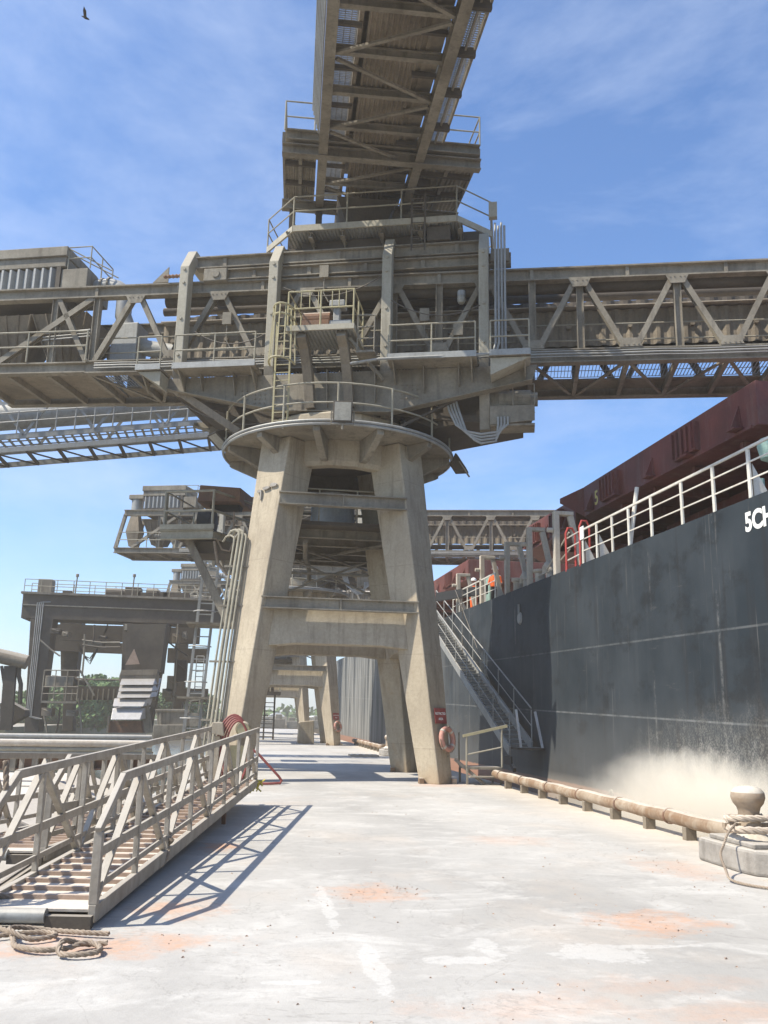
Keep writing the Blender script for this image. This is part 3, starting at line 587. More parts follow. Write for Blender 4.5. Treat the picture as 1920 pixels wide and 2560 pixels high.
    m = MB(); m.tube([L(-8.1, .42, zb(-8)+.62), L(s1, .42, zb(s1)+.62)], .022, 6); m.tube([L(-8.1, .42, zb(-8)+1.12), L(s1, .42, zb(s1)+1.12)], .022, 6); m.build('handrail', RAILM, B, smooth=True)
    m = MB(); m.rail([L(-12.3, -.02, zb(-12)+.2), L(-8.3, -.02, zb(-8)+.2)], (.5, 1.0), 1.9, .03); m.build('handrail', RAILM, B, smooth=True)
    m = MB(); m.prism([L(-6.35, .1, 14.93), L(-5.85, .1, 14.93), L(-5.85, .1, 15.45)], N_*.05); m.build('stop_fin', STEEL, B)
    m = MB()
    for z in (.0, .12, .22): m.tube([L(-9.9, .1, 13.35-z), L(-8.3, .1, 13.42-z)], .022, 6)
    m.build('conduit_bundle', GALV, B, smooth=True)
    return B
def make_collector():
    D = thing('dust_collector', L(-10.5, 1.5, 14.8), 'boxy dust collector with ribbed sides and curved duct on the nearest boom', 'dust collector', 'dust collectors on the booms')
    m = MB(); m.lbox(-12.75, -9.75, .7, 2.7, 16.05, 16.4); m.lbox(-12.8, -9.7, .62, 2.78, 16.402, 16.75); m.build('housing_top', STEEL, D, bevel=.02)
    m = MB(); m.corr(L(-12.65, .8, 15.2), E_*2.6, V((0, 0, .8)), 9, .16, -N_); m.lbox(-12.65, -10.05, .85, 2.6, 15.2, 16.045); m.build('ribbed_body', GALV, D)
    m = MB(); m.lbox(-12.75, -9.8, .66, 2.74, 14.85, 15.18); m.lbox(-12.75, -12.67, .7, .78, 15.2, 16.04); m.lbox(-10.05, -9.9, .68, .8, 15.19, 16.04); m.build('base_frame', DARKS, D)
    m = MB(); m.lbox(-9.88, -8.95, .72, 2.3, 15.2, 15.95); m.build('inlet_box', STEEL, D, bevel=.02)
    m = MB(); arc = [L(-8.95, 1.4, 15.55), L(-8.7, 1.4, 15.58), L(-8.45, 1.4, 15.6), L(-8.2, 1.4, 15.52), L(-8.0, 1.4, 15.38), L(-7.9, 1.4, 15.15), L(-7.9, 1.4, 14.5), L(-7.6, 1.4, 13.8), L(-7.0, 1.4, 13.3), L(-6.0, 1.4, 13.1)]; m.tube(arc, .27, 14)
    m.build('elbow_duct', GALV, D, smooth=True)
    m = MB()
    for q in (arc[1], arc[2]): m.lathe(q, [(.27, -.03), (.31, -.03), (.31, .03), (.27, .03)], 16, axis=E_)
    m.build('duct_flange', STEEL, D)
    for a, c in (((-12.5, -10.7), (-12.05, -11.25)), ((-10.65, -8.75), (-10.2, -9.3))):
        m = MB(); m.hexa([L(c[0], 1.2, 12.75), L(c[1], 1.2, 12.75), L(c[1], 2.0, 12.75), L(c[0], 2.0, 12.75)], [L(a[0], .6, 14.3), L(a[1], .6, 14.3), L(a[1], 2.6, 14.3), L(a[0], 2.6, 14.3)])
        for k in range(5): 
            f = k/4; m.beam(L(a[0]+(a[1]-a[0])*f, .57, 14.3), L(c[0]+(c[1]-c[0])*f, 1.17, 12.75), .05, .05)
        m.build('hopper', BELTM, D)
    m = MB(); m.tube([L(-13.5, 1.5, 14.95), L(-13.5, 1.5, 15.95)], .36, 18); m.build('stack_duct', GALV, D, smooth=True)
    m = MB(); m.lbox(-13.95, -12.82, 1.1, 1.9, 15.96, 16.28); m.build('duct_hood', STEEL, D, bevel=.04)
    m = MB(); m.hexa([L(-13.75, 1.25, 12.7), L(-13.2, 1.25, 12.7), L(-13.2, 1.75, 12.7), L(-13.75, 1.75, 12.7)], [L(-13.95, 1.05, 13.7), L(-13.0, 1.05, 13.7), L(-13.0, 1.95, 13.7), L(-13.95, 1.95, 13.7)]); m.hexa([L(-13.95, 1.05, 13.71), L(-13.0, 1.05, 13.71), L(-13.0, 1.95, 13.71), L(-13.95, 1.95, 13.71)], [L(-13.75, 1.25, 14.9), L(-13.25, 1.25, 14.9), L(-13.25, 1.75, 14.9), L(-13.75, 1.75, 14.9)]); m.build('fan_housing', BELTM, D)
    m = MB(); m.lbox(-8.0, -7.1, .9, 1.7, 12.6, 14.0); m.build('fan_casing', GALV, D, bevel=.03)
    m = MB(); m.rail([L(-9.7, .75, 15.95), L(-8.9, .75, 15.95), L(-8.9, 2.3, 15.95)], (.4, .8), .8, .022); m.tube([L(-9.8, .7, 16.75), L(-8.2, .9, 15.9)], .022, 6); m.tube([L(-9.8, 1.2, 16.75), L(-8.2, 1.4, 15.9)], .022, 6); m.build('top_railing', RAILM, D, smooth=True)
    return D
TW = make_tower(); FR = make_frame(); BM = make_boom(); DC = make_collector()
OFF = V((0, 31.5, 0))
for src, lab in ((TW, 'second concrete tower further down the quay, seen through the near tower legs'), (FR, 'hazy slewing frame on the tower further down the quay'), (BM, 'further truss boom crossing behind the near tower legs towards the ship'), (DC, 'smaller dust collector with upright duct on the further boom')):
    c = copy_tree(src); c.location = src.location+OFF+(E_*1.6 if src is DC else V((0, 0, 0))); c['label'] = lab
for src, lab in ((TW, 'farthest concrete tower, a pale sliver between the second tower legs'), (FR, 'farthest slewing frame, faint behind the two nearer loaders'), (BM, 'farthest truss boom, its slanted end showing above the gantry girder'), (DC, 'farthest dust collector above the gantry, half hidden by the ladder mast')):
    c = copy_tree(src); c.location = src.location+OFF*2+(E_*1.6 if src is DC else V((0, 0, 0))); c['label'] = lab

# floodlights
def floodlight(p, aim, label, group='floodlights on the loader'):
    Fl = thing('floodlight', p, label, 'floodlight', group); a = V(aim).normalized(); r = a.cross(V((0, 0, 1))).normalized(); u = r.cross(a); p = V(p)
    m = MB(); q = lambda d, w, h: [p+a*d-r*w-u*h, p+a*d+r*w-u*h, p+a*d+r*w+u*h, p+a*d-r*w+u*h]
    m.hexa(q(-.3, .14, .14), q(0, .25, .29)); m.hexa(q(.001, .26, .3), q(.06, .26, .3)); m.build('lamp_housing', DARKS, Fl, bevel=.01)
    m = MB(); m.hexa(q(.061, .22, .26), q(.068, .22, .26)); m.build('lamp_glass', GLASS, Fl)
    m = MB(); m.tube([p-r*.3, p-r*.3-u*.36, p+r*.3-u*.36, p+r*.3], .022, 6); m.tube([p-u*.36, p-u*.5], .03, 6); m.build('yoke', STEEL, Fl)
    return Fl
q = at(857, 1030, Y=22.25); floodlight(q, (-.1, -1, .05), 'square floodlight clipped to the front of the round walkway')
q = at(1152, 1160, Y=25.4); floodlight(q, (.75, -.3, .5), 'dark floodlight tilted up at the seaward edge of the round walkway')
q = at(548, 1100, Y=25.9); floodlight(q, (-.5, -.3, -.8), 'small dark lamp hanging below the landward edge of the round walkway')
def bulkhead(q, label):
    t = thing('caged_lamp', q, label, 'lamp'); m = MB(); m.lathe(q, [(.001, .16), (.12, .16), (.13, .0)], 12); m.build('lamp_cap', GALV, t, smooth=True)
    m = MB(); m.lathe(q, [(.12, -.002), (.13, -.12), (.09, -.22), (.001, -.25)], 12); m.build('lamp_glass', GLASS, t, smooth=True)
bulkhead(L(3.43, -.02, 13.85), 'white caged lamp under the boom top chord between two cream portals')
bulkhead(L(7.3, -.02, 13.85)+OFF, 'small white lamp hanging on the further boom near the ship')

# ------------------------------------------------------------------ inclined gallery
GD = ray(734, 1443).normalized(); GA = V((GD.y, -GD.x, 0)).normalized(); GN = GA.cross(GD); G0 = at(930, 411, Y=22.5)
def G(a, d, h=0): return G0 + GA*a + GD*d + GN*h
GL = thing('inclined_gallery', G(0, 3, 0), 'overhead conveyor gallery sloping down over the quay from the tower top', 'conveyor gallery')
d0, d1 = -34, 3.9
for a, w in ((-1.44, .26), (1.34, .26)):
    m = MB(); m.ibeam(G(a, d0, .2), G(a, d1, .2), w, .4, GN, tw=.05); m.build('bottom_girder', STEEL, GL)
    m = MB(); m.ibeam(G(a, d0, 2.3), G(a, d1, 2.3), .18, .22, GN); m.build('top_girder', STEEL, GL)
k = 0; d = d1-.3
while d > d0:
    m = MB(); m.ibeam(G(-1.3, d, .27), G(1.2, d, .27), .16, .2, GN); m.build('cross_beam', STEEL, GL)
    if d > -14:
        m = MB(); m.beam(G(-1.28, d-.1, .12), G(1.18, d-1.6, .12), .1, .06, GN) if k % 2 else m.beam(G(1.18, d-.1, .12), G(-1.28, d-1.6, .12), .1, .06, GN); m.build('wind_brace', STEEL, GL)
        m = MB(); m.beam(G(-1.3, d-.85, .36), G(-.75, d-.85, .36), .1, .1, GN); m.build('stringer', DARKS, GL)
        m = MB(); m.beam(G(.6, d-.85, .36), G(1.2, d-.85, .36), .1, .12, GN); m.build('stringer', DARKS, GL)
    if d > -16:
        for a in (-1.44, 1.34):
            m = MB(); m.beam(G(a, d, .4), G(a, d, 2.2), .1, .1, GD); m.build('side_post', STEEL, GL)
        m = MB(); m.beam(G(1.48, d-.3, .3), G(1.95, d-.3, .3), .12, .2, GN); m.build('walkway_bracket', DARKS, GL)
    d -= 1.72; k += 1
m = MB(); m.corr(G(-.62, -16, .46), GA*1.35, GD*(d1+16), 11, .045, -GN); m.build('belt_pan', BELTM, GL)
m = MB(); m.add([G(-.62, d0, .58), G(.73, d0, .58), G(.73, -16, .58), G(-.62, -16, .58)], [(0, 1, 2, 3)]); m.prism([G(-.75, d0, 1.5), G(.8, d0, 1.5), G(.8, d1, 1.5), G(-.75, d1, 1.5)], GN*.04); m.build('belt_cover', BELTM, GL)
m = MB(); m.beam(G(-.78, d0, .95), G(-.78, d1, .95), .1, 1.0, GN); m.beam(G(.85, d0, .95), G(.85, d1, .95), .1, 1.0, GN); m.build('belt_skirt', BELTM, GL)
m = MB(); m.grate(G(-1.3, -12, .5), GD*(d1+11.8), GA*.45, .075, .02, .03, .12); m.build('walkway_grating', GALV, GL)
m = MB(); m.grate(G(1.48, -12, .42), GD*(12-.9), GA*.42, .085, .02, .03, .1); ow = m.build('walkway_grating', GALV, GL)
m = MB(); m.beam(G(1.93, d0, .42), G(1.93, -.9, .42), .06, .16, GN); m.beam(G(1.7, d0, .35), G(1.7, -.9, .35), .05, .08, GN); m.build('walkway_edge', STEEL, GL)
m = MB()
for h in (.95, 1.45): m.tube([G(1.93, -14, h), G(1.93, -.9, h)], .022, 6)
for k in range(9): m.tube([G(1.93, -.95-1.6*k, .4), G(1.93, -.95-1.6*k, 1.45)], .022, 6)
m.build('walkway_railing', RAILM, GL, smooth=True)
m = MB(); m.add([G(.65, -13, .5), G(1.2, -13, .5), G(1.2, d1, .5), G(.65, d1, .5)], [(0, 1, 2, 3)]); m.build('spill_plate', BELTM, GL)
m = MB()
for k in range(6): m.tube([G(-1.6-.035*k, -15, .5+.13*k), G(-1.6-.035*k, -.6, .5+.13*k)], .025, 6)
m.build('cable_run', GALV, GL, smooth=True)
# transfer station at the head of the gallery
TS = thing('transfer_station', G(.2, 2, 0), 'wide winged transfer house under the upper end of the gallery', 'transfer station')
m = MB(); m.ibeam(G(-2.6, -.25, .1), G(3.15, -.25, .1), .3, .3, GN); m.ibeam(G(-2.5, -.3, .5), G(3.1, -.3, .5), .3, .3, GN); m.build('front_beam', STEEL, TS)
m = MB(); m.ibeam(G(-2.65, 3.3, .0), G(3.15, 3.3, .0), .3, .3, GN); m.build('rear_beam', STEEL, TS)
for a0, a1 in ((-2.55, -1.62), (1.55, 3.1)):
    m = MB(); m.corr(G(a0, -.05, .46), GA*(a1-a0), GD*3.9, 12, .025, -GN); m.build('wing_floor', STEEL, TS)
    for dd in (1.1, 2.4): 
        m = MB(); m.beam(G(a0, dd, .36), G(a1, dd, .36), .1, .14, GN); m.build('wing_joist', DARKS, TS)
    am = (a0+a1)/2; m = MB(); m.beam(G(am, 0, .36), G(am, 3.8, .36), .1, .1, GN); m.build('wing_stringer', STEEL, TS)
for a in (-2.58, 3.13):
    m = MB(); m.prism([G(a-.02, -.1, .5), G(a-.02, 3.9, .5), G(a-.02, 3.9, 1.2), G(a-.02, -.1, 1.2)], GA*.05) if a > 9 else m.beam(G(a, -.1, .55), G(a, 3.9, .55), .08, .3, GN); m.build('edge_channel', STEEL, TS)
m = MB(); m.rail([G(-1.7, -.3, .66), G(-2.55, -.3, .66), G(-2.55, 2.8, .66)], (.45, .95), 1.3, .024); m.build('top_railing', RAILM, TS, smooth=True); m = MB(); m.rail([G(1.95, -.35, .66), G(3.1, -.35, .66), G(3.1, 2.6, .66)], (.45, .95), 1.2, .024); m.build('top_railing', RAILM, TS, smooth=True)
m = MB(); m.hexa([G(-.5, 2.6, -.9), G(.6, 2.6, -.9), G(.6, 4.6, -1.3), G(-.5, 4.6, -1.3)], [G(-.9, 2.2, -.05), G(1.0, 2.2, -.05), G(1.0, 4.9, -.05), G(-.9, 4.9, -.05)]); m.build('head_chute', DARKS, TS)
m = MB()
for a in (-1.44, 1.5, -2.3, 2.8):
    for dd in (3.3, 4.6):
        q = G(a, dd, -.15); m.beam(q, V((q.x, q.y, 16.1)), .2, .2)
m.lbox(-2.6, 4.0, 2.2, 3.6, 16.4, 17.3); m.build('support_frame', DARKS, TS)

# ------------------------------------------------------------------ galvanised gallery behind on the left
CV = thing('galvanised_gallery', (-10, 36, 12), 'pale galvanised truss gallery far left below the boom', 'conveyor gallery')
def K(x, t, h): return V((x, 36+t, 11.75+(x+10.81)*.15+h))
x0, x1 = -17, -2.2
for t in (0, 2.0):
    for h, n in ((.12, 'bottom_chord'), (2.9, 'top_chord')):
        m = MB(); m.beam(K(x0, t, h), K(x1, t, h), .14, .2); m.build(n, GALV, CV)
    x = x0; k = 0
    while x < x1-1.2:
        m = MB(); h0, h1 = (.7, 2.8) if k % 2 else (2.8, .7); m.beam(K(x, t, h0), K(x+1.4, t, h1), .12, .1); m.build('diagonal', GALV, CV); x += 1.4; k += 1
    m = MB(); m.beam(K(x0, t, .7), K(x1, t, .7), .1, .22); m.build('mid_chord', GALV, CV)
m = MB(); m.lathe(K(x0, 1, 1.9), [(.55, 0), (.55, 14.9)], 14, axis=(1, 0, .15)); m.build('belt_tube', GALV, CV, smooth=True)
m = MB(); 
for h in (1.3, 1.7): m.tube([K(x0, -.1, h), K(x1, -.1, h)], .03, 6)
k = x0
while k < x1: m.tube([K(k, -.1, .8), K(k, -.1, 1.75)], .03, 6); k += .75
m.build('handrail', GALV, CV, smooth=True)
x = x0
while x < x1:
    m = MB(); m.beam(K(x, 0, .05), K(x, 2, .05), .1, .12); m.beam(K(x, 0, .02), K(min(x+1.2, x1), 2, .02), .07, .05); m.build('floor_lattice', DARKS, CV); x += 1.2
m = MB(); m.grate(K(x0, .1, .72), K(x1, .1, .72)-K(x0, .1, .72), V((0, 1.8, 0)), .35, .09, .05, .5); m.build('floor_slats', GALV, CV)

# ------------------------------------------------------------------ platform bracketed off the landward legs
PL = thing('drive_platform', (-2.3, 29.2, 7.3), 'railed drive platform on a slanting strut beside the left tower legs', 'platform')
m = MB(); m.hexa([(-3.25, 28.4, 7.3), (-1.7, 27.9, 7.3), (-.4, 29.6, 7.3), (-2.6, 30.6, 7.3)], [(-3.25, 28.4, 7.36), (-1.7, 27.9, 7.36), (-.4, 29.6, 7.36), (-2.6, 30.6, 7.36)]); m.build('deck_plate', DARKS, PL)
m = MB(); m.ibeam((-3.32, 28.32, 7.2), (-1.65, 27.8, 7.2), .14, .3); m.beam((-3.34, 28.25, 7.44), (-1.63, 27.73, 7.44), .06, .16); m.ibeam((-1.65, 27.85, 7.18), (-.3, 29.55, 7.18), .14, .22); m.build('edge_beam', RAILM, PL)  # paler rail colour paints in the light on these edges
m = MB(); m.rail([(-3.25, 28.4, 7.4), (-1.7, 27.88, 7.4), (-.4, 29.6, 7.4)], (.6, 1.25), 1.5, .042); m.rail([(-3.2, 28.5, 7.45), (-2.5, 30.5, 7.45)], (.55, 1.2), 1.6, .03); m.build('railing', RAILM, PL, smooth=True)
m = MB(); m.lathe((-1.35, 29.4, 8.55), [(.001, -.5), (.25, -.5), (.25, .5), (.001, .5)], 20, axis=(1, -.25, 0)); m.build('head_drum', BLACK, PL, smooth=True)
m = MB(); m.lbox; m.hexa([(-2.3, 28.9, 8.5), (-.9, 28.6, 8.5), (-.5, 30, 8.5), (-2.0, 30.4, 8.5)], [(-2.25, 29.0, 9.1), (-.9, 28.7, 9.0), (-.5, 30, 9.0), (-1.95, 30.4, 9.1)]); m.build('drum_hood', RUST, PL, bevel=.02)
m = MB(); m.lathe((-1.9, 28.9, 7.85), [(.001, -.25), (.4, -.25), (.42, .2), (.001, .25)], 18, axis=(1, -.3, 0)); m.build('motor', BLACK, PL, smooth=True)
m = MB(); m.beam((-2.45, 28.4, 7.1), (-.95, 28.2, 4.35), .2, .24); m.build('slanting_strut', STEEL, PL)
m = MB(); m.hexa([(-2.3, 28.6, 6.7), (-.6, 28.2, 6.7), (-.4, 29.5, 6.7), (-2.2, 29.9, 6.7)], [(-2.5, 28.5, 7.06), (-.6, 28.1, 7.06), (-.4, 29.6, 7.06), (-2.4, 30.0, 7.06)]); m.build('support_frame', DARKS, PL)
m = MB(); m.tube([(-1.05, 28.0, 8.0), (-1.0, 27.95, 7.0), (-1.1, 27.95, 6.7), (-1.35, 27.95, 6.75), (-1.6, 27.95, 7.2)], .03, 6); m.tube([(-1.6, 27.9, 7.0), (-1.45, 27.9, 6.3), (-1.15, 27.9, 5.95), (-.8, 27.9, 6.0), (-.6, 27.8, 6.3)], .045, 6); m.build('slack_cable', ROPE, PL, smooth=True)

# tall caged ladder mast between the platform and the far tower
LM = thing('ladder_mast', (-2.2, 34, 0), 'tall thin caged ladder mast behind the left tower leg', 'ladder')
m = MB()
for x, y in ((-2.7, 34), (-2.15, 34), (-2.7, 34.5), (-2.15, 34.5)): m.beam((x, y, -.5), (x+.45, y, 8.2), .07, .07)
z = .3
while z < 8: m.beam((-2.7+z*.055, 34, z), (-2.15+z*.055, 34, z), .04, .04); z += .42
m.build('mast_frame', GALV, LM)
m = MB(); z = 1.5
while z < 8: c = V((-2.42+z*.055, 33.7, z)); m.tube([c+V((-.4*math.cos(a), -.45*math.sin(a), 0)) for a in [PI*k/8 for k in range(9)]], .025, 5); z += 1.3
m.build('cage_hoop', GALV, LM)
m = MB(); 
for z in (2.2, 4.9): m.box(-3.0+z*.055, -1.7+z*.055, 33.3, 34.9, z, z+.07)
m.build('landing', STEEL, LM)

# ------------------------------------------------------------------ gantry unloader on the left
def gpt(x, y, Y=70): return at(x, y, Y=Y)
GU = thing('gantry_unloader', (-11, 70, 0), 'dark bulky portal gantry standing over the barges on the left', 'gantry')
m = MB(); a, b2 = gpt(58, 1481), gpt(535, 1500); c2, d2 = gpt(535, 1564), gpt(52, 1545); m.prism([a, b2+V((3, 0, 0)), c2+V((3, 0, 0)), d2], (0, 2.6, 0)); m.build('box_girder', DARKS, GU, bevel=.03)
m = MB(); m.prism([a+V((-.1, -.25, .06)), b2+V((3, -.25, .06)), b2+V((3, -.25, -.1)), a+V((-.1, -.25, -.1))], (0, 3.1, 0)); m.prism([gpt(56, 1510)+V((0, -.12, 0)), gpt(535, 1528)+V((3, -.12, 0)), gpt(535, 1530)+V((3, -.12, 0)), gpt(56, 1513)+V((0, -.12, 0))], (0, .11, 0)); m.build('girder_flange', STEEL, GU)
def gleg(tl, tr, br, bl, Y, th, name='portal_leg', mat=DARKS):
    m = MB(); m.prism([at(*p, Y=Y) for p in (tl, tr, br, bl)], (0, th, 0)); return m.build(name, mat, GU, bevel=.03)
gleg((76, 1546), (133, 1547), (95, 1830), (60, 1830), 70.01, 1.8); gleg((150, 1552), (205, 1554), (190, 1690), (152, 1690), 76, 1.6); gleg((160, 1690), (185, 1690), (182, 1828), (155, 1828), 76.01, 1.2)
gleg((308, 1558), (330, 1558), (326, 1700), (302, 1700), 70.02, 1.4); gleg((405, 1560), (425, 1560), (375, 1832), (352, 1832), 70.03, 1.4); gleg((440, 1562), (472, 1562), (450, 1830), (428, 1830), 77, 1.5)
m = MB()
for (p, q2, h) in (((130, 1600), (310, 1608), 26), ((180, 1715), (300, 1716), 34), ((415, 1720), (520, 1722), 34), ((420, 1620), (520, 1622), 36), ((130, 1560), (500, 1570), 40)):
    A, B = at(*p, Y=75), at(*q2, Y=75); hh = (at(p[0], p[1], Y=75)-at(p[0], p[1]+h, Y=75)).z; m.prism([A, B, B-V((0, 0, hh)), A-V((0, 0, hh))], (0, .8, 0))
m.build('cross_girder', DARKS, GU)
m = MB()
for k in range(10): p = at(182+k*13, 1722, Y=74.9); m.box(p.x-.05, p.x+.05, 74.7, 74.9, p.z-.9, p.z)
m.build('girder_stiffener', STEEL, GU)
m = MB(); A = at(60, 1478, Y=70.3); B = at(540, 1497, Y=70.3); m.rail([A, B], (.45, .95), 1.2, .03); m.rail([A+V((0, 2.2, 0)), B+V((0, 2.2, 0))], (.45, .95), 1.6, .03); m.build('top_railing', RAILM, GU)
for x, w, h in ((112, 26, 24), (168, 16, 8), (290, 38, 15), (332, 30, 17), (358, 22, 10), (382, 26, 17), (405, 20, 12), (440, 50, 12)):
    p = at(x, 1484+x*.04, Y=71); sx = w*1.25*71/2200; sz = h*1.6*71/2200; m = MB(); 
    if x in (290, 382): m.lathe(p+V((0, 0, sz/2)), [(.001, -sx/2), (sz/2, -sx/2), (sz/2, sx*.3), (sz*.35, sx/2), (.001, sx/2)], 14, axis=(1, 0, 0)); m.box(p.x-sx*.4, p.x+sx*.4, 70.7, 71.4, p.z-.1, p.z+.06)
    else: m.box(p.x-sx/2, p.x+sx/2, 70.7, 71.8, p.z-.1, p.z+sz)
    m.build('machinery_box', DARKS if x != 112 else STEEL, GU, bevel=.02)
for x in (187, 330):
    p = at(x, 1490, Y=70.1); m = MB(); m.tube([p, p+V((.05, 0, 1.5))], .05, 6); m.lathe(p+V((.05, 0, 1.5)), [(.001, .25), (.12, .2), (.12, 0), (.05, -.05)], 8); m.build('lamp_post', STEEL, GU)
m = MB(); A, B = at(118, 1690, Y=69.5), at(186, 1718, Y=69.5); m.box(A.x, B.x, 69, 71, B.z, A.z); m.build('cabin', STEEL, GU, bevel=.04)
m = MB(); A = at(108, 1752, Y=69.5); B = at(196, 1752, Y=69.5); m.box(A.x, B.x, 68.8, 71.5, A.z-.15, A.z); m.rail([V((A.x, 68.9, A.z)), V((B.x, 68.9, B.z))], (.5, 1.0, 2.2), 1.0, .04); m.beam(V((B.x, 69, B.z+2.2)), V((B.x+1.2, 69, B.z+.4)), .12, .12); m.build('cabin_platform', STEEL, GU)
for k in range(3):
    m = MB(); A = at(197, 1610+6*k, Y=73); C2 = at(270, 1560+4*k, Y=73); lo2 = at(225, 1660-7*k, Y=73); m.tube([A, A.lerp(lo2, .6)+V((0, 0, -.15)), lo2, lo2.lerp(C2, .35)+V((0, 0, -.2)), C2], .05, 5); m.build('slack_cable', DARKS, GU, smooth=True)
for k in range(4):
    p = at(94+5*k, 1506, Y=69.9); q2 = at(66+4*k, 1790, Y=69.9); m = MB(); m.tube([p+V((.5, 0, .05)), p, q2, q2+V((.8, 0, -.2))], .045, 6); m.build('conduit', GALV, GU, smooth=True)
for i, (x, y, w, h) in enumerate(((335, 1562, 40, 14), (352, 1575, 26, 9), (375, 1570, 20, 16), (395, 1564, 22, 12), (140, 1572, 22, 12), (165, 1580, 14, 10), (240, 1606, 36, 8), (258, 1590, 18, 7), (440, 1585, 16, 22), (462, 1580, 10, 14), (300, 1725, 14, 26), (420, 1722, 24, 20), (490, 1728, 30, 12), (205, 1700, 20, 12), (120, 1770, 24, 18), (180, 1775, 22, 14), (455, 1650, 26, 50), (430, 1690, 20, 36))):
    p = at(x, y, Y=69.6); sx, sz = w*.0318, h*.0318; m = MB(); m.box(p.x-sx/2, p.x+sx/2, 69.3, 70.3, p.z-sz, p.z); m.tube([p+V((-sx*.3, -.35, -sz*.2)), p+V((sx*.4, -.4, -sz*.5)), p+V((sx*.5, -.3, -sz*1.3))], .05, 5); m.build('machinery_box', (STEEL, DARKS, BELTM)[i % 3], GU, bevel=.02)
for i, (x0, y0, x1, y1) in enumerate(((212, 1585, 205, 1690), (236, 1562, 232, 1610), (318, 1690, 296, 1780), (326, 1600, 322, 1690), (445, 1560, 428, 1830), (415, 1600, 470, 1640), (100, 1600, 150, 1640), (130, 1690, 300, 1700), (205, 1600, 300, 1606), (205, 1612, 300, 1618), (110, 1790, 118, 1832), (150, 1770, 140, 1832), (196, 1745, 205, 1832), (430, 1740, 520, 1745))):
    A, B = at(x0, y0, Y=69.2), at(x1, y1, Y=69.2); m = MB(); m.tube([A, A.lerp(B, .5)+V((.05, 0, -.1)), B], .07, 6); m.build('service_pipe', (STEEL, DARKS)[i % 2], GU, smooth=True)
m = MB(); A = at(343, 1600, Y=69); m.rail([A+V((0, 0, -1.2)), A+V((1.6, 0, -1.25))], (.4, .8), .5, .03); m.build('service_railing', RAILM, GU)
m = MB(); p0, p1 = at(492, 1640, Y=68), at(486, 1730, Y=68)
for d in (0, .55): m.tube([p0+V((d, 0, 0)), p1+V((d, 0, 0))], .04, 5)
for k in range(8): q = p0.lerp(p1, k/7); m.tube([q, q+V((.55, 0, 0))], .03, 5)
m.build('cage_ladder', GALV, GU)
# unloading leg: hood, brown plates, silver cascade spout
m = MB(); m.prism([at(*p, Y=66) for p in ((318, 1560), (415, 1560), (400, 1680), (312, 1680))], (0, 3, 0)); m.build('leg_casing', DARKS, GU)
m = MB(); m.prism([at(*p, Y=65.2) for p in ((335, 1622), (349, 1660), (313, 1662))], (0, .12, 0)); m.build('triangle_plate', PLANKE, GU)
m = MB(); m.prism([at(*p, Y=64.6) for p in ((303, 1676), (393, 1674), (398, 1690), (388, 1752), (300, 1754), (298, 1690))], (0, .3, 0)); m.prism([at(*p, Y=64.55) for p in ((303, 1675), (394, 1673), (392, 1687), (299, 1688))], (0, .04, 0)); m.build('spout_hood', BELTM, GU)
for i, (t0, t1, l0, r0, l1, r1) in enumerate(((1697, 1712, 304, 388, 299, 383), (1713, 1728, 300, 384, 296, 379), (1729, 1744, 296, 380, 292, 374), (1746, 1766, 286, 367, 282, 358), (1770, 1799, 282, 359, 277, 350))):
    m = MB(); T0 = 64.2-.25*i; A = [at(l0, t0, Y=T0+.3), at(r0, t0, Y=T0+.3), at(r1, t1, Y=T0-.25), at(l1, t1, Y=T0-.25)]; m.prism(A, (.35, 1.0, .1)); m.build('cascade_plate', SILVER, GU, bevel=.02)
m = MB(); m.prism([at(*p, Y=63.6) for p in ((275, 1802), (352, 1802), (355, 1832), (270, 1832))], (0, 1.4, 0)); m.build('spout_shoe', RUST, GU)
m = MB(); m.beam(at(362, 1760, Y=64), at(372, 1832, Y=64), .5, .5); m.build('spout_strut', STEEL, GU); m = MB(); m.beam(at(272, 1790, Y=63.5), at(268, 1834, Y=63.5), .12, .12); m.build('spout_strut', STEEL, GU)

# steel hoppers on the barge edge
HB = thing('steel_hopper', at(420, 1836, Y=50), 'open grey steel box hopper standing beside the cascade spout', 'hopper')
m = MB(); A, B, Cc, Dd = at(390, 1777, Y=50), at(470, 1777, Y=50), at(468, 1815, Y=50), at(394, 1815, Y=50); m.prism([A, B, Cc, Dd], (0, 1.6, 0)); m.prism([at(384, 1812, Y=49.4), at(464, 1812, Y=49.4), at(462, 1850, Y=49.4), at(382, 1850, Y=49.4)], (0, .55, 0)); m.prism([at(388, 1773, Y=49.9), at(472, 1773, Y=49.9), at(472, 1779, Y=49.9), at(388, 1779, Y=49.9)], (0, .08, 0)); m.prism([at(398, 1779, Y=49.92), at(404, 1779, Y=49.92), at(404, 1812, Y=49.92), at(398, 1812, Y=49.92)], (0, .06, 0)); m.build('hopper_box', STEEL, HB, bevel=.02)
m = MB(); m.prism([at(*p, Y=48) for p in ((472, 1782), (503, 1782), (501, 1816), (474, 1816))], (0, 1, 0)); m.prism([at(*p, Y=48) for p in ((470, 1750), (540, 1742), (540, 1746), (470, 1754))], (0, .1, 0)); m.beam(at(478, 1752, Y=48), at(470, 1782, Y=48), .06, .06); m.beam(at(500, 1748, Y=48), at(495, 1782, Y=48), .06, .06); m.beam(at(478, 1816, Y=48.4), at(478, 1842, Y=48.4), .15, .15); m.beam(at(497, 1816, Y=48.4), at(497, 1842, Y=48.4), .15, .15); m.build('side_tank', STEEL, HB)

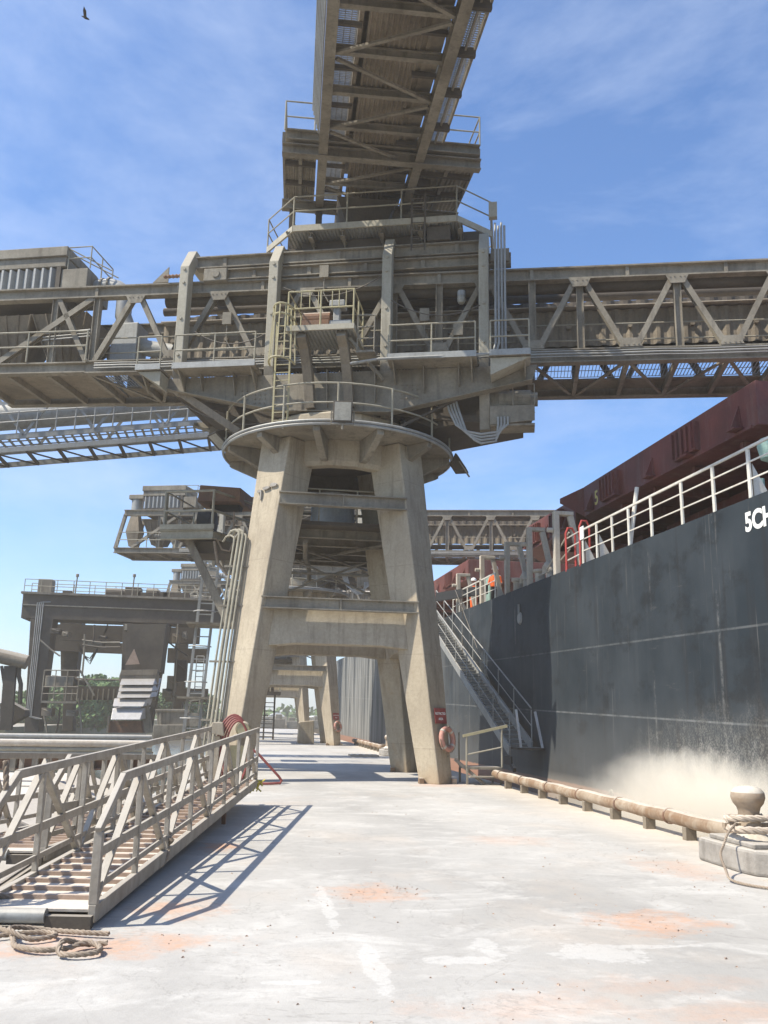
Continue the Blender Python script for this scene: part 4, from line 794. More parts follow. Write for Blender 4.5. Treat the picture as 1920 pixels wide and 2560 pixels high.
# pipe trestle at the far left
PT = thing('pipe_trestle', (-18, 55, 0), 'rusty brown pipe on slanting legs at the far left edge', 'pipe trestle')
m = MB(); m.tube([at(-60, 1628, Y=55), at(0, 1640, Y=55), at(68, 1656, Y=55)], .42, 12); m.build('pipe', BELTM, PT, smooth=True)
m = MB(); 
for p in ((20, 1665), (34, 1665)): m.beam(at(*p, Y=55), at(p[0]-12, 1825, Y=55), .35, .35)
m.beam(at(4, 1665, Y=55), at(14, 1730, Y=55), .15, .15); m.tube([at(48, 1662, Y=55), at(47, 1690, Y=55), at(52, 1710, Y=55), at(50, 1760, Y=55)], .13, 8)
m.prism([at(*p, Y=56) for p in ((0, 1758), (20, 1752), (62, 1775), (62, 1790), (0, 1825))], (0, 1.2, 0)); m.build('trestle_frame', DARKS, PT)

# pipes and girder bridging across to the quay
PB = thing('pipe_bridge', (-6, 24, .2), 'stack of dusty pipes over a rusty girder crossing behind the gangways', 'pipe bridge')
for (y0, y1, r, mat) in ((1838, 1843, .06, GALV), (1855, 1860, .1, PLANK), (1872, 1876, .055, RAILM), (1882, 1886, .05, RAILM)):
    A, B = at(-120, y0-1, Y=24), at(380, y1, Y=24); m = MB(); m.tube([A, B], r, 10); m.build('pipe', mat, PB, smooth=True)
m = MB(); A, B = at(-120, 1900, Y=24.2), at(380, 1902, Y=24.2); m.ibeam(A, B, .3, .45); m.build('girder', RUST, PB)
m = MB()
for x in (40, 95, 160, 235, 330):
    p = at(x, 1850, Y=24.1); m.box(p.x-.07, p.x+.07, 24.0, 24.25, p.z-.75, p.z+.1)
m.build('pipe_saddle', STEEL, PB)

# barge lying under the gangways
BG = thing('dusty_barge', (-7, 18, -3), 'dusty barge with pale sloping cargo covers beneath the two gangways', 'barge')
m = MB(); m.box(-14, -2.75, 6.0, 30, -3.1, -1.35); m.build('hull', RUST, BG)
m = MB(); m.box(-3.35, -3.25, 9, 29, -1.35, -.7); m.box(-13, -3.37, 8.9, 9.0, -1.35, -.7); m.build('coaming', STEEL, BG)
for k in range(3):
    y = 12.6+5.2*k; m = MB(); m.prism([(-3.3, y, -.68), (-4.8, y, -.1), (-11, y, -.1), (-12.6, y, -.68)], (0, 4.6, 0)); m.build('cargo_cover', PLANK, BG, bevel=.04)
m = MB(); m.rail([(-3.0, 20, -1.35), (-3.0, 29, -1.35)], (.5, 1.0), 1.5, .025); m.build('railing', RAILM, BG)

# ------------------------------------------------------------------ quay edge: rail pipe, bollards, ropes
def bull_pipe(y0, y1, label):
    t = thing('edge_pipe', (6.27, (y0+y1)/2, 0), label, 'edge pipe', 'pipe rails along the quay edge')
    m = MB(); k = int((y1-y0)/.35); m.tube([(6.27, y0+(y1-y0)*i/k, .27+.008*math.sin(i*1.3)) for i in range(k+1)], .105, 14); m.build('pipe', RUSTP, t, smooth=True)
    y = y0+.25
    while y < y1:
        m = MB(); m.lathe((6.27, y, .27), [(.104, -.025), (.118, -.02), (.118, .02), (.104, .025)], 14, axis=(0, 1, 0)); y += 1.9; m.build('weld_band', RUST, t)
    y = y0+.2; 
    while y < y1: 
        m = MB(); m.box(6.19, 6.35, y-.06, y+.06, 0, .175); m.build('support_plate', BELTM, t); y += 1.35
bull_pipe(11.1, 23.4, 'rusty pipe rail along the quay edge in front of the ship')
bull_pipe(44.5, 58, 'dusty pipe rail on the quay edge beyond the far bollard')
def bollard(x, y, label, big=True):
    t = thing('mooring_bollard', (x, y, 0), label, 'bollard', 'mushroom bollards on the quay edge')
    m = MB(); nx, ny = (-.62, .78)
    base = [(x-.36, y+.42), (x-.36, y-.55), (x-.31, y-.8), (x-.12, y-.93), (x+.62, y-.97), (x+.62, y+.42)]
    m.hexa([(a, c, 0) for a, c in base], [(a*.985+x*.015, c*.985+y*.015, .27) for a, c in base]); m.build('plinth', GREYC, t, bevel=.035)
    m = MB(); m.box(x-.26, x+.5, y-.72, y+.3, .271, .325); m.build('base_plate', GREYC, t, bevel=.015)
    m = MB(); m.lathe((x, y-.2, .326), [(.26, 0), (.22, .03), (.145, .08), (.125, .2), (.12, .3), (.135, .35), (.175, .4), (.195, .46), (.188, .52), (.15, .565), (.08, .59), (.001, .595)], 28); m.build('mushroom', MUSH, t, smooth=True)
    m = MB(); m.beam((x-.33, y-.2, .47), (x+.3, y-.2, .47), .07, .06); m.build('horn_bar', MUSH, t)
    return t
bollard(5.84, 10.45, 'nearest mushroom bollard with mooring ropes on a broken concrete plinth')
bollard(6.1, 41.6, 'small far mushroom bollard beyond the tower leg')
def rope(pts, r, label, strands=3, mat=ROPE, cat='rope', name='mooring_rope', group=None):
    # smooth the path and lay three twisted strands round it
    pts = [V(p) for p in pts]; path = []
    for i in range(len(pts)-1):
        p0, p1, p2, p3 = pts[max(i-1, 0)], pts[i], pts[i+1], pts[min(i+2, len(pts)-1)]
        n = max(4, int((p2-p1).length/(r*1.3)))
        for k in range(n):
            t = k/n; path.append(.5*((2*p1)+(p2-p0)*t+(2*p0-5*p1+4*p2-p3)*t*t+(3*p1-p0-3*p2+p3)*t**3))
    path.append(pts[-1]); m = MB(); dist = 0
    offs = [[] for _ in range(strands)]
    for i, p in enumerate(path):
        d = (path[min(i+1, len(path)-1)]-path[max(i-1, 0)]).normalized(); a = d.cross(V((.13, .2, .97))).normalized(); c = d.cross(a)
        if i: dist += (p-path[i-1]).length
        for k in range(strands):
            an = dist/(r*3.6)*2*PI*.5+2*PI*k/strands; offs[k].append(p+(a*math.cos(an)+c*math.sin(an))*r*.5)
    for o in offs: m.tube(o, r*.56, 6)
    return tag(m.build(name, mat, None, smooth=True), label, cat, group)
rope([(8.42, 9.2, .75), (7.22, 9.75, .64), (6.47, 9.98, .6), (5.97, 10.05, .57), (5.64, 10.12, .56), (5.58, 10.25, .55), (5.67, 10.42, .54), (5.87, 10.45, .54), (6.07, 10.35, .56)], .042, mat=MROPE, label='upper heavy mooring rope looped round the near bollard')
rope([(8.72, 8.9, .62), (7.22, 9.5, .5), (6.52, 9.74, .46), (6.02, 9.88, .45), (5.67, 9.95, .45), (5.56, 10.08, .45), (5.57, 10.3, .45), (5.72, 10.47, .45), (5.97, 10.46, .45)], .042, mat=MROPE, label='lower heavy mooring rope looped round the near bollard')
rope([(5.58, 10.1, .5), (5.40, 9.95, .42), (5.28, 9.85, .30), (5.17, 9.72, .22), (5.10, 9.5, .1), (5.04, 9.25, .03), (5.22, 8.9, .02), (5.62, 8.7, .02), (6.02, 8.6, .02)], .015, 'thin cord trailing from the near bollard down its plinth')
# coils on the ground by the gangway foot
zr = .035
rope([(-2.3, 7.35, zr), (-1.95, 7.45, zr), (-1.72, 7.3, zr), (-1.62, 7.05, zr), (-1.55, 6.85, zr), (-1.38, 6.74, zr), (-1.2, 6.77, zr), (-1.08, 6.85, zr+.02), (-.98, 6.78, zr), (-.98, 6.66, zr), (-1.1, 6.6, zr), (-1.22, 6.64, zr), (-1.22, 6.76, zr+.05), (-1.1, 6.88, zr), (-.95, 6.9, zr)], .02, 'brown rope coiled loosely on the concrete at the gangway foot')
rope([(-2.2, 7.0, zr), (-1.9, 7.08, zr), (-1.65, 7.2, zr), (-1.45, 7.25, zr), (-1.35, 7.15, zr), (-1.5, 7.04, zr), (-1.66, 7.1, zr+.05), (-1.62, 7.27, zr+.03), (-1.4, 7.3, zr), (-1.15, 7.22, zr), (-.98, 7.18, zr)], .019, 'second loop of brown rope lying under the gangway lip')

# life ring, sign, hose, brace, step platform by the tower
def lifebuoy(c, nrm, label):
    t = thing('lifebuoy', c, label, 'lifebuoy', 'lifebuoys on the tower legs'); c = V(c); ax = V(nrm).normalized(); u = ax.cross(V((0, 0, 1))).normalized(); v = u.cross(ax)
    m = MB(); m.tube([c+(u*math.cos(a)+v*math.sin(a))*.27 for a in [2*PI*k/32 for k in range(32)]], .072, 10, True); m.build('ring', BUOY, t, smooth=True)
    m = MB()
    for k in range(4):
        a = PI/4+k*PI/2; q = c+(u*math.cos(a)+v*math.sin(a))*.27; m.lathe(q, [(.073, -.03), (.078, -.03), (.078, .03), (.073, .03)], 10, axis=-u*math.sin(a)+v*math.cos(a))
    m.build('band', SHIPG, t, smooth=True)
    m = MB(); m.tube([c+(u*math.cos(a)+v*math.sin(a))*.36+ax*.02 for a in [PI*1.0+PI*k/12 for k in range(13)]], .012, 5); m.tube([c+v*-.34+u*.02, c+v*-.46+u*.08, c+v*-.4-u*.06], .012, 5); m.build('grab_line', ROPE, t)
    m = MB(); m.beam(c+ax*-.14+v*.32, c+ax*.1+v*.32, .05, .03); m.build('hook', STEEL, t)
    return t
def legface(z):      # centre of the camera-right face of the front seaward leg
    h = (.64+z/3.2*.22)*.7071; hx = 2.65-.38*z/3.2; hy = 2.5-.37*z/3.2
    return V((2.1+hx+h/2, 26.1-hy-h/2, z))
fn = V((.69, -.69, .12)).normalized()
lifebuoy(legface(1.12)+fn*.12+V((.06, .06, 0)), fn, 'faded orange lifebuoy hanging under the red sign on the near tower leg')
lifebuoy(legface(1.12)+fn*.12+OFF, fn, 'small lifebuoy on the leg of the second tower down the quay')
def text(body, size, mat, name, parent, origin, right, up, ext=.003, bold=.0):
    cu = bpy.data.curves.new(name, 'FONT'); cu.body = body; cu.size = size; cu.align_x = 'CENTER'; cu.extrude = ext; cu.offset = bold
    o = bpy.data.objects.new(name, cu); COL.objects.link(o); bpy.context.view_layer.update()
    me = bpy.data.meshes.new_from_object(o.evaluated_get(bpy.context.evaluated_depsgraph_get())); bpy.data.objects.remove(o)
    r, u = V(right).normalized(), V(up).normalized(); n = r.cross(u)
    org = V((0, 0, 0)); p = parent
    while p is not None: org += p.location; p = p.parent
    for v in me.vertices: v.co = V(origin)+r*v.co.x+u*v.co.y+n*v.co.z-org
    me.materials.clear(); me.materials.append(mat)
    w = bpy.data.objects.new(name, me); COL.objects.link(w); w.parent = parent; return w
def sign(c, label):
    t = thing('warning_sign', c, label, 'sign', 'restricted area signs'); rr = V((.707, .707, 0)); uu = fn.cross(rr)*-1; uu = rr.cross(fn)*-1
    uu = (V((0, 0, 1))-fn*fn.z).normalized()
    m = MB(); m.hexa([c-rr*.27-uu*.2, c+rr*.27-uu*.2, c+rr*.27+uu*.2, c-rr*.27+uu*.2], [c+fn*.012-rr*.27-uu*.2, c+fn*.012+rr*.27-uu*.2, c+fn*.012+rr*.27+uu*.2, c+fn*.012-rr*.27+uu*.2]); p = m.build('sign_board', REDS, t)
    text('RESTRICTED', .088, WHITE, 'sign_lettering', p, c+fn*.0125+uu*.03, rr, uu, .002, .002); text('AREA', .088, WHITE, 'sign_lettering', p, c+fn*.0125-uu*.11, rr, uu, .002, .002)
c0 = legface(1.72)+fn*.03; sign(c0, 'red sign with two lines of white letters on the near tower leg')
sign(c0+OFF, 'red sign above the small lifebuoy on the second tower')
HR = thing('hose_reel', (-.45, 22.6, 0), 'red hose coiled over a yellow reel at the foot of the left tower leg', 'hose reel')
m = MB(); cc = V((-.42, 22.75, .75))
for k in range(5): m.tube([cc+V((.28*math.cos(a)*(1+.12*k)-.03*k, -.05+.07*k, .74*math.sin(a)*(1+.05*k))) for a in [2*PI*i/32 for i in range(32)]], .027, 7, True)
m.build('hose_coil', HOSE, HR, smooth=True)
m = MB(); m.tube([(-.1, 22.5, .85), (.1, 22.5, .72), (.4, 22.5, .42), (.62, 22.5, .2), (.7, 22.5, .1), (.66, 22.4, .045), (.45, 22.3, .04), (.1, 22.2, .04), (-.4, 22.3, .05)], .032, 7); m.build('hose_tail', HOSE, HR, smooth=True)
m = MB(); m.lathe((-.3, 22.82, 1.3), [(.001, -.12), (.15, -.12), (.19, 0), (.15, .12), (.001, .12)], 18, axis=(0, 1, .0)); m.box(-.6, -.15, 22.86, 22.94, 0, .9); m.build('reel_drum', YELLOW, HR, smooth=True)
m = MB(); m.hexa([(-1.15, 22.6, 1.2), (-.75, 22.6, 1.12), (-.75, 23.0, 1.12), (-1.15, 23.0, 1.2)], [(-1.05, 22.6, 1.45), (-.8, 22.6, 1.45), (-.8, 23, 1.45), (-1.05, 23, 1.45)]); m.box(-1.0, -.85, 22.75, 22.9, 0, 1.12); m.build('valve_cover', CONC2, HR, bevel=.02)
AP = thing('access_step', (5.9, 23.6, 0), 'small step platform with yellow top rail beside the ship ladder', 'access platform')
m = MB(); m.box(5.5, 6.45, 23.3, 24.2, .38, .44); m.box(5.55, 6.4, 23.1, 23.3, .18, .22)
for x in (5.52, 6.43):
    for y in (23.32, 24.18): m.beam((x, y, 0), (x, y, .38), .05, .05)
m.build('step_frame', STEEL, AP)
m = MB(); m.tube([(5.5, 23.3, .44), (5.5, 23.3, 1.25)], .025, 6); m.tube([(6.45, 23.3, .44), (6.45, 23.3, 1.5)], .025, 6); m.tube([(5.5, 24.2, .44), (5.5, 24.2, 1.3)], .025, 6); m.tube([(5.5, 23.3, .75), (6.45, 23.3, .95)], .022, 6); m.build('rail_post', RAILM, AP)
m = MB(); m.beam((5.4, 23.3, 1.22), (6.6, 23.3, 1.5), .05, .07); m.build('top_rail', YELLOW, AP)
m = MB(); m.beam((5.25, 23.6, .62), (5.95, 23.2, .02), .07, .07); tag(m.build('leaning_prop', STEEL), 'slanting steel prop leaning against the near tower leg', 'prop')
m = MB(); 
for y in (39.0, 39.9): m.beam((4.1, y, .06), (5.35, y, .06), .06, .08)
for k in range(5): m.beam((4.2+.27*k, 39.0, .08), (4.2+.27*k, 39.9, .08), .05, .04)
tag(m.build('wooden_pallet', PLANK), 'low wooden frame lying on the quay by the far bollard', 'frame')
m = MB(); m.hexa([(2.7, 58, 0), (3.75, 58, 0), (3.75, 59, 0), (2.7, 59, 0)], [(2.75, 58, 1.35), (3.7, 58, 1.45), (3.7, 59, 1.45), (2.75, 59, 1.35)]); tag(m.build('concrete_block', CONC2, bevel=.05), 'tall dusty concrete block by the leg of the second tower', 'block')
# stair tower far behind the left leg
ST = thing('stair_scaffold', (.5, 66, 0), 'dark steel stair scaffold with a railed landing seen past the left leg', 'stairs')
m = MB()
for x in (-.3, .6, 1.3):
    for y in (66, 67.5): m.beam((x, y, 0), (x, y, 3.2), .1, .1)
for k in range(9): m.box(-.3, 1.3, 66, 66.4, .3*k+.2, .3*k+.25)
m.build('frame', DARKS, ST)
m = MB(); m.box(-1.2, 1.7, 65.6, 68, 3.2, 3.4); m.box(-1.0, 1.2, 66, 67.4, 3.4, 4.3); m.build('landing', DARKS, ST)
m = MB(); m.rail([(-1.2, 65.7, 3.4), (1.65, 65.7, 3.4), (1.65, 68, 3.4)], (.5, 1.0), .7, .04); m.build('railing', RAILM, ST)

# ------------------------------------------------------------------ gangways
def gangway(loc, rz, tilt, label, length=9.8, wid=.9):
    t = thing('gangway', (0, 0, 0), label, 'gangway', 'aluminium gangways on the quay')
    H = 1.02; n = 8; st = length/n; 
    for side, x in (('r', 0.0), ('l', -wid)):
        m = MB(); m.beam((x, 0, .06), (x, length, .06), .06, .13); m.build('bottom_chord', ALU, t, bevel=.006)
        m = MB(); y0 = .62; m.beam((x, y0, H), (x, length, H), .05, .075); m.beam((x, 0.0, .66), (x, y0, H+.001), .05, .075); m.build('top_rail', ALU, t, bevel=.006)
        m = MB(); m.beam((x, .02, .50), (x, length, .50), .03, .075); m.beam((x, .02, .24), (x, length, .24), .02, .05); m.build('mid_rail', ALU, t)
        m = MB(); m.beam((x, .03, .125), (x, .03, .66), .07, .055, (0, 1, 0)); m.build('end_post', ALU, t, bevel=.006)
        for k in range(1, n+1):
            y = st*k if k < n else length-.03; m = MB(); m.beam((x, y, .125), (x, y, H-.037), .05, .05, (0, 1, 0)); m.build('upright', ALU, t, bevel=.005)
        for k in range(n):
            ya, yb = st*k+.05, st*(k+1)-.05; m = MB(); z0, z1 = (.125, H-.04) if k % 2 == 0 else (H-.04, .125)
            m.beam((x-.012, ya, z0), (x-.012, yb, z1), .04, .06, (1, 0, 0)); m.build('diagonal', ALU, t)
    m = MB(); k = 0; y = .2
    m.prism([(-wid+.03, .02, .07), (-.03, .02, .07), (-.03, length, .07), (-wid+.03, length, .07)], (0, 0, .02)); m.build('deck', PLANK, t)
    m = MB(); y = .32
    while y < length-.1: m.box(-wid+.035, -.035, y, y+.045, .0905, .125); y += .30
    m.build('tread_batten', PLANKE, t)
    m = MB()
    for k in range(6): m.beam((-wid+.03, .4+1.8*k, .03), (-.03, .4+1.8*k, .03), .06, .05)
    m.build('floor_bearer', DARKS, t)
    m = MB(); m.tube([(-wid-.3, -.05, .055), (-.33, -.05, .055)], .055, 12); m.build('roller', GALV, t, smooth=True)
    m = MB(); m.box(-.33, 0.02, -.08, -.015, -.03, .06); m.build('roller_bracket', DARKS, t)
    m = MB(); m.beam((-wid*.8, length*.66, -.15), (-wid*.8, length*.66, .0), .06, .06); m.build('support_foot', RUST, t); m = MB(); m.beam((-.04, length*.66, -.2), (-.04, length*.66, .0), .06, .06); m.build('support_foot', RUST, t)
    t.location = loc; t.rotation_euler = (tilt, 0, rz); return t
gw = gangway((-1.17, 7.52, .04), -math.atan(.127), R(1.8), 'nearer aluminium gangway with slatted deck reaching across the quay', 9.8)
gw2 = gangway((-2.1, 10.0, .12), R(-4.5), R(-2.3), 'gangway behind, lower, its deck dipping towards the barge', 9.0, 1.05)
rope([(-.83, 10.0, .4), (-.86, 9.96, .36), (-.8, 9.93, .33), (-.84, 9.98, .28), (-.83, 9.9, .2), (-.86, 9.82, .12), (-.9, 9.7, .1), (-.95, 9.6, .16)], .022, 'short rope lashing knotted to a gangway upright', group='rope lashings')
rope([(-2.05, 8.0, 1.2), (-2.02, 7.98, .95), (-2.06, 7.97, .7), (-2.03, 7.96, .45), (-2.05, 7.9, .22), (-1.95, 7.92, .16), (-1.85, 7.95, .15)], .026, 'frayed grey rope hanging down the left gangway rail', group='rope lashings')
m = MB()
for k in range(40):
    z = .3+.5*random.random(); a = random.random()*6.28; p = V((-2.12+.05*math.cos(a)*(1-z), 7.75+.05*math.sin(a), z)); m.tube([p, p+V((random.uniform(-.03, .03), random.uniform(-.03, .03), -.12)), p+V((random.uniform(-.05, .05), random.uniform(-.05, .05), -.22))], .007, 4)
tag(m.build('yellow_cord', YROPE), 'bright yellow frayed cord hanging at the left of the gangway', 'cord')
m = MB()
for k in range(14):
    p = V((.09, 17.25, .42)); m.tube([p+V((random.uniform(-.08, .08), random.uniform(-.08, .08), random.uniform(-.05, .08))), p+V((random.uniform(-.14, .14), random.uniform(-.1, .1), random.uniform(-.2, .05)))], .014, 4)
tag(m.build('tied_rag', YROPE), 'yellow rag tied at the far corner of the nearer gangway', 'rag')

# ------------------------------------------------------------------ ship
HX = 8.0
def zd(y): return 5.33+TRIM*(y-13.0)
SHIP = thing('cargo_ship', (HX+8, 40, -3), 'large dark hulled bulk carrier moored along the right of the quay', 'ship')
m = MB(); ys = [-14, 0, 10, 20, 30, 40, 55, 72, 90, 106, 112, 117, 121, 124]; off = [0, 0, 0, 0, 0, 0, 0, 0, .1, .6, 1.6, 3.4, 5.8, 9]
n = len(ys); prof = [(0, .0), (-.04, -1.0), (0, 0)]
for y, o in zip(ys, off): m.v += [V((HX+o, y, -3.25)), V((HX+o, y, zd(y))), V((HX+o+.05, y, zd(y))), V((HX+o+.05, y, zd(y)-.12))]
for i in range(n-1):
    for k in range(3): m.f.append((4*i+k, 4*i+k+1, 4*i+4+k+1, 4*i+4+k))
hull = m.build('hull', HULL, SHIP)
m = MB(); 
for i in range(n-1):
    y0, y1 = ys[i], ys[i+1]; m.add([(HX+off[i]+.05, y0, zd(y0)-.1), (HX+off[i+1]+.05, y1, zd(y1)-.1), (30, y1, zd(y1)-.1), (30, y0, zd(y0)-.1)], [(0, 1, 2, 3)])
m.add([(30, -14, -3.2), (30, 115, -3.2), (30, 115, 8), (30, -14, 5)], [(0, 1, 2, 3)]); m.build('main_deck', DECK, SHIP)
m = MB(); m.lathe((HX-.001, 19.75, .08), [(.05, .03), (.1, .03), (.1, 0)], 12, axis=(-1, 0, 0)); m.build('discharge_flange', SHIPG, hull)
m = MB(); m.lathe((HX-.001, 26.6, 4.75), [(.001, .08), (.16, .06), (.2, 0)], 12, axis=(-1, 0, 0)); m.beam((HX-.05, 26.6, 4.8), (HX-.05, 26.6, 5.2), .05, .05); m.build('scupper', GALV, hull)
text('5CH', .44, WHITE, 'hull_lettering', SHIP, (HX-.004, 13.08, 4.79), (0, -1, -TRIM), (0, 0, 1), .002, .016)
# ship railing
def shiprail(y0, y1, posts, x=HX, name='ship_railing'):
    m = MB(); sgn = 1
    for h in (.32, .62): m.beam((x+.02, y0, zd(y0)+h), (x+.02, y1, zd(y1)+h), .022, .025)
    m.beam((x+.02, y0, zd(y0)+.87), (x+.02, y1, zd(y1)+.87), .04, .045)
    o = m.build(name, SHIPW, SHIP)
    for y in posts:
        m = MB(); m.beam((x+.02, y, zd(y)), (x+.02, y, zd(y)+.845), .03, .085, (0, 1, 0)); 
        if int(y*7) % 3 == 0: m.prism([(x+.08, y-.01, zd(y)), (x+.4, y-.01, zd(y)-.02), (x+.08, y-.01, zd(y)+.6)], (0, .02, 0))
        m.build('rail_post', SHIPW, SHIP)
shiprail(2.0, 21.15, [2.4, 3.8, 5.2, 6.6, 8.0, 9.4, 10.8, 12.1, 13.3, 14.5, 15.73, 17.1, 18.26, 19.2, 20.16, 21.1])
shiprail(29.5, 36.5, [29.6, 31, 32.4, 33.8, 35.2, 36.4]); shiprail(40.5, 80, [40.6+2*k for k in range(20)])
m = MB(); m.tube([(HX+.05, 18.3, zd(18)-.0), (HX+.25, 18.25, zd(18)+1.35)], .05, 8); m.build('rail_stanchion', SHIPW, SHIP)
# red gate
m = MB()
for y in (21.3, 22.35):
    m = MB(); z = zd(y); m.tube([(HX+.02, y, z-.05), (HX+.02, y, z+1.0), (HX+.08, y, z+1.15), (HX+.2, y, z+1.15), (HX+.28, y, z+1.0), (HX+.28, y, z+.1)], .032, 8)
    m.build('gate_hoop', REDP, SHIP, smooth=True)
m = MB(); 
for h in (.3, .62, .9): m.tube([(HX+.05, 21.3, zd(21)+h), (HX+.05, 22.35, zd(22)+h-.03)], .018, 6)
m.build('gate_chain', SHIPW, SHIP)
m = MB(); m.box(HX-.02, HX+.0, 20.95, 21.2, zd(21)+.62, zd(21)+.95); m.build('notice_plate', WHITE, SHIP)
# A frames along the side
for y, h in ((35.7, 1.6), (31.7, 1.75), (28.3, 1.7), (25.8, 1.75), (23.3, 1.75), (46, 1.6), (52, 1.6), (58, 1.6), (66, 1.6)):
    z = zd(y)-.05; m = MB(); x = HX+.08; w = .16
    m.beam((x, y, z), (x, y, z+h), w, .2, (0, 1, 0)); m.beam((x-.08, y, z+h+.05), (x+.5, y, z+h+.05), .2, .12); m.beam((x+.42, y, z+h-.012), (x+.8, y, z), w, .16, (0, 1, 0)); m.build('side_frame', SHIPG, SHIP, bevel=.02)
    m = MB(); m.lathe((x-.18, y, z+h*.75), [(.001, -.08), (.07, -.08), (.07, .08), (.001, .08)], 10, axis=(1, 0, 0)); m.beam((x-.15, y, z+h*.75), (x, y, z+h*.75), .05, .05); m.build('frame_lamp', SHIPG, SHIP)
for y in (24.6, 26.9):
    m = MB(); m.tube([(HX+.3, y, zd(y)-.05), (HX+.3, y, zd(y)+.35), (HX+.3, y+.15, zd(y)+.5), (HX+.3, y+.35, zd(y)+.42), (HX+.3, y+.38, zd(y)+.25)], .11, 10); m.lathe((HX+.3, y+.9, zd(y)-.05), [(.16, 0), (.16, .4), (.22, .45), (.22, .52), (.001, .55)], 14); m.build('gooseneck_vent', SHIPG, SHIP, smooth=True)
m = MB(); m.tube([(HX+.15, 22.4, zd(22)+.6), (HX+.2, 24, zd(24)+.25), (HX+.2, 25.8, zd(26)+.2), (HX+.2, 28.3, zd(28)+.55)], .02, 6); m.tube([(HX+.2, 22.6, zd(22)+1.1), (HX+.2, 24.6, zd(24)+.3)], .025, 6); m.build('pipework', SHIPG, SHIP, smooth=True)
# hatch covers and coamings
def hatch(y0, y1, chamfer, cover_z=2.5, name='hatch_cover'):
    zb0, zb1 = zd(y0)+cover_z-.2, zd(y1)+cover_z-.2; x = 10.0; h = .98
    m = MB(); bot = [V((x, y0, zb0)), V((x, y1, zb1)), V((x+1.1, y1+chamfer, zb1)), V((24, y1+chamfer, zb1)), V((24, y0, zb0))]; top = [p+V((0, 0, h)) for p in bot]; m.hexa(bot, top); cov = m.build(name, HATCH, SHIP, bevel=.02)
    k = y0+.7
    while k < y1:
        m = MB(); z = zd(k)+cover_z-.2
        m.prism([(x-.003, k-.1, z+.1), (x-.003, k+.1, z+.1), (x-.003, k+.02, z+.62), (x-.003, k-.02, z+.62)], (-.02, 0, 0)); m.prism([(x-.02, k-.02, z+.12), (x-.22, k-.02, z+.12), (x-.02, k-.02, z+.6)], (0, .04, 0)); m.box(x-.24, x-.0035, k-.16, k+.16, z+.06, z+.1); k += 2.15; m.build('gusset', HATCH, cov)
    for f in (.3, .775):
        k = y0+(y1-y0)*f; z = zd(k)+cover_z-.2; m = MB(); m.box(x-.14, x-.003, k-.55, k+.55, z+.12, z+.82)
        for j in range(5): m.box(x-.2, x-.141, k-.5+.24*j, k-.44+.24*j, z+.16, z+.8)
        m.build('chain_housing', HATCH, cov)
    m = MB(); m.beam((x-.02, y0+.2, zb0+.02), (x-.02, y1-.2, zb1+.02), .06, .06); m.build('drip_bar', HATCH, cov)
    for k in [y0+1.2+2.2*i for i in range(int((y1-y0)/2.2))]:
        m = MB(); m.beam((x+.3, k, zd(k)+cover_z-.34), (12.4, k, zd(k)+cover_z-.34), .14, .22); m.build('support_arm', HATCH, SHIP)
    m = MB(); m.box(12.5, 23, y0+.5, y1-.5, zd(y0)-.2, zb0-.02); m.build('hatch_coaming', HATCH, SHIP)
    return cov
cvA = hatch(16.1, 26.1, 1.5); cvB = hatch(26.9, 32.3, 1.8, 2.32); cvC = hatch(42.0, 56, 1.5); cvD = hatch(60, 76, 1.5)
m = MB(); zt_ = zd(26.1)+2.3; m.hexa([(10.0, 26.12, zt_+.02), (10.9, 26.12, zt_+.02), (10.9, 27.0, zt_+.7), (9.5, 26.95, zt_+.62)], [(10.0, 26.12, zt_+.97), (10.9, 26.12, zt_+.97), (10.9, 27.0, zt_+.84), (9.5, 26.95, zt_+.78)]); m.build('end_flap', HATCH, cvA)
text('5', .62, YMARK, 'hatch_lettering', cvA, (10.0-.004, 25.05, zd(25)+2.5), (0, -1, 0), (0, 0, 1), .002, .01)
text('5', .62, YMARK, 'hatch_lettering', cvA, (12.4, 16.1-.004, zd(16)+2.6), (1, 0, 0), (0, 0, 1), .002, .01)
# green mushroom vent and pipes
m = MB(); q = at(1930, 1125, X=8.9); m.lathe((q.x, q.y, 0), [(.08, zd(q.y)), (.08, q.z-.22), (.2, q.z-.16), (.25, q.z+.08), (.2, q.z+.2), (.001, q.z+.24)], 18); m.build('mushroom_vent', GREEN, SHIP, smooth=True)
m = MB(); q = at(1905, 1230, X=9.0); m.tube([(q.x, q.y, zd(q.y)-.2), (q.x, q.y, q.z+.25)], .06, 8); m.build('deck_pipe', GREEN, SHIP, smooth=True)
m = MB(); q = at(1233, 1452, X=9.4); m.box(q.x-.25, q.x+.25, q.y-.3, q.y+.3, zd(q.y), q.z+.2); m.build('deck_locker', GREEN, SHIP, bevel=.03)

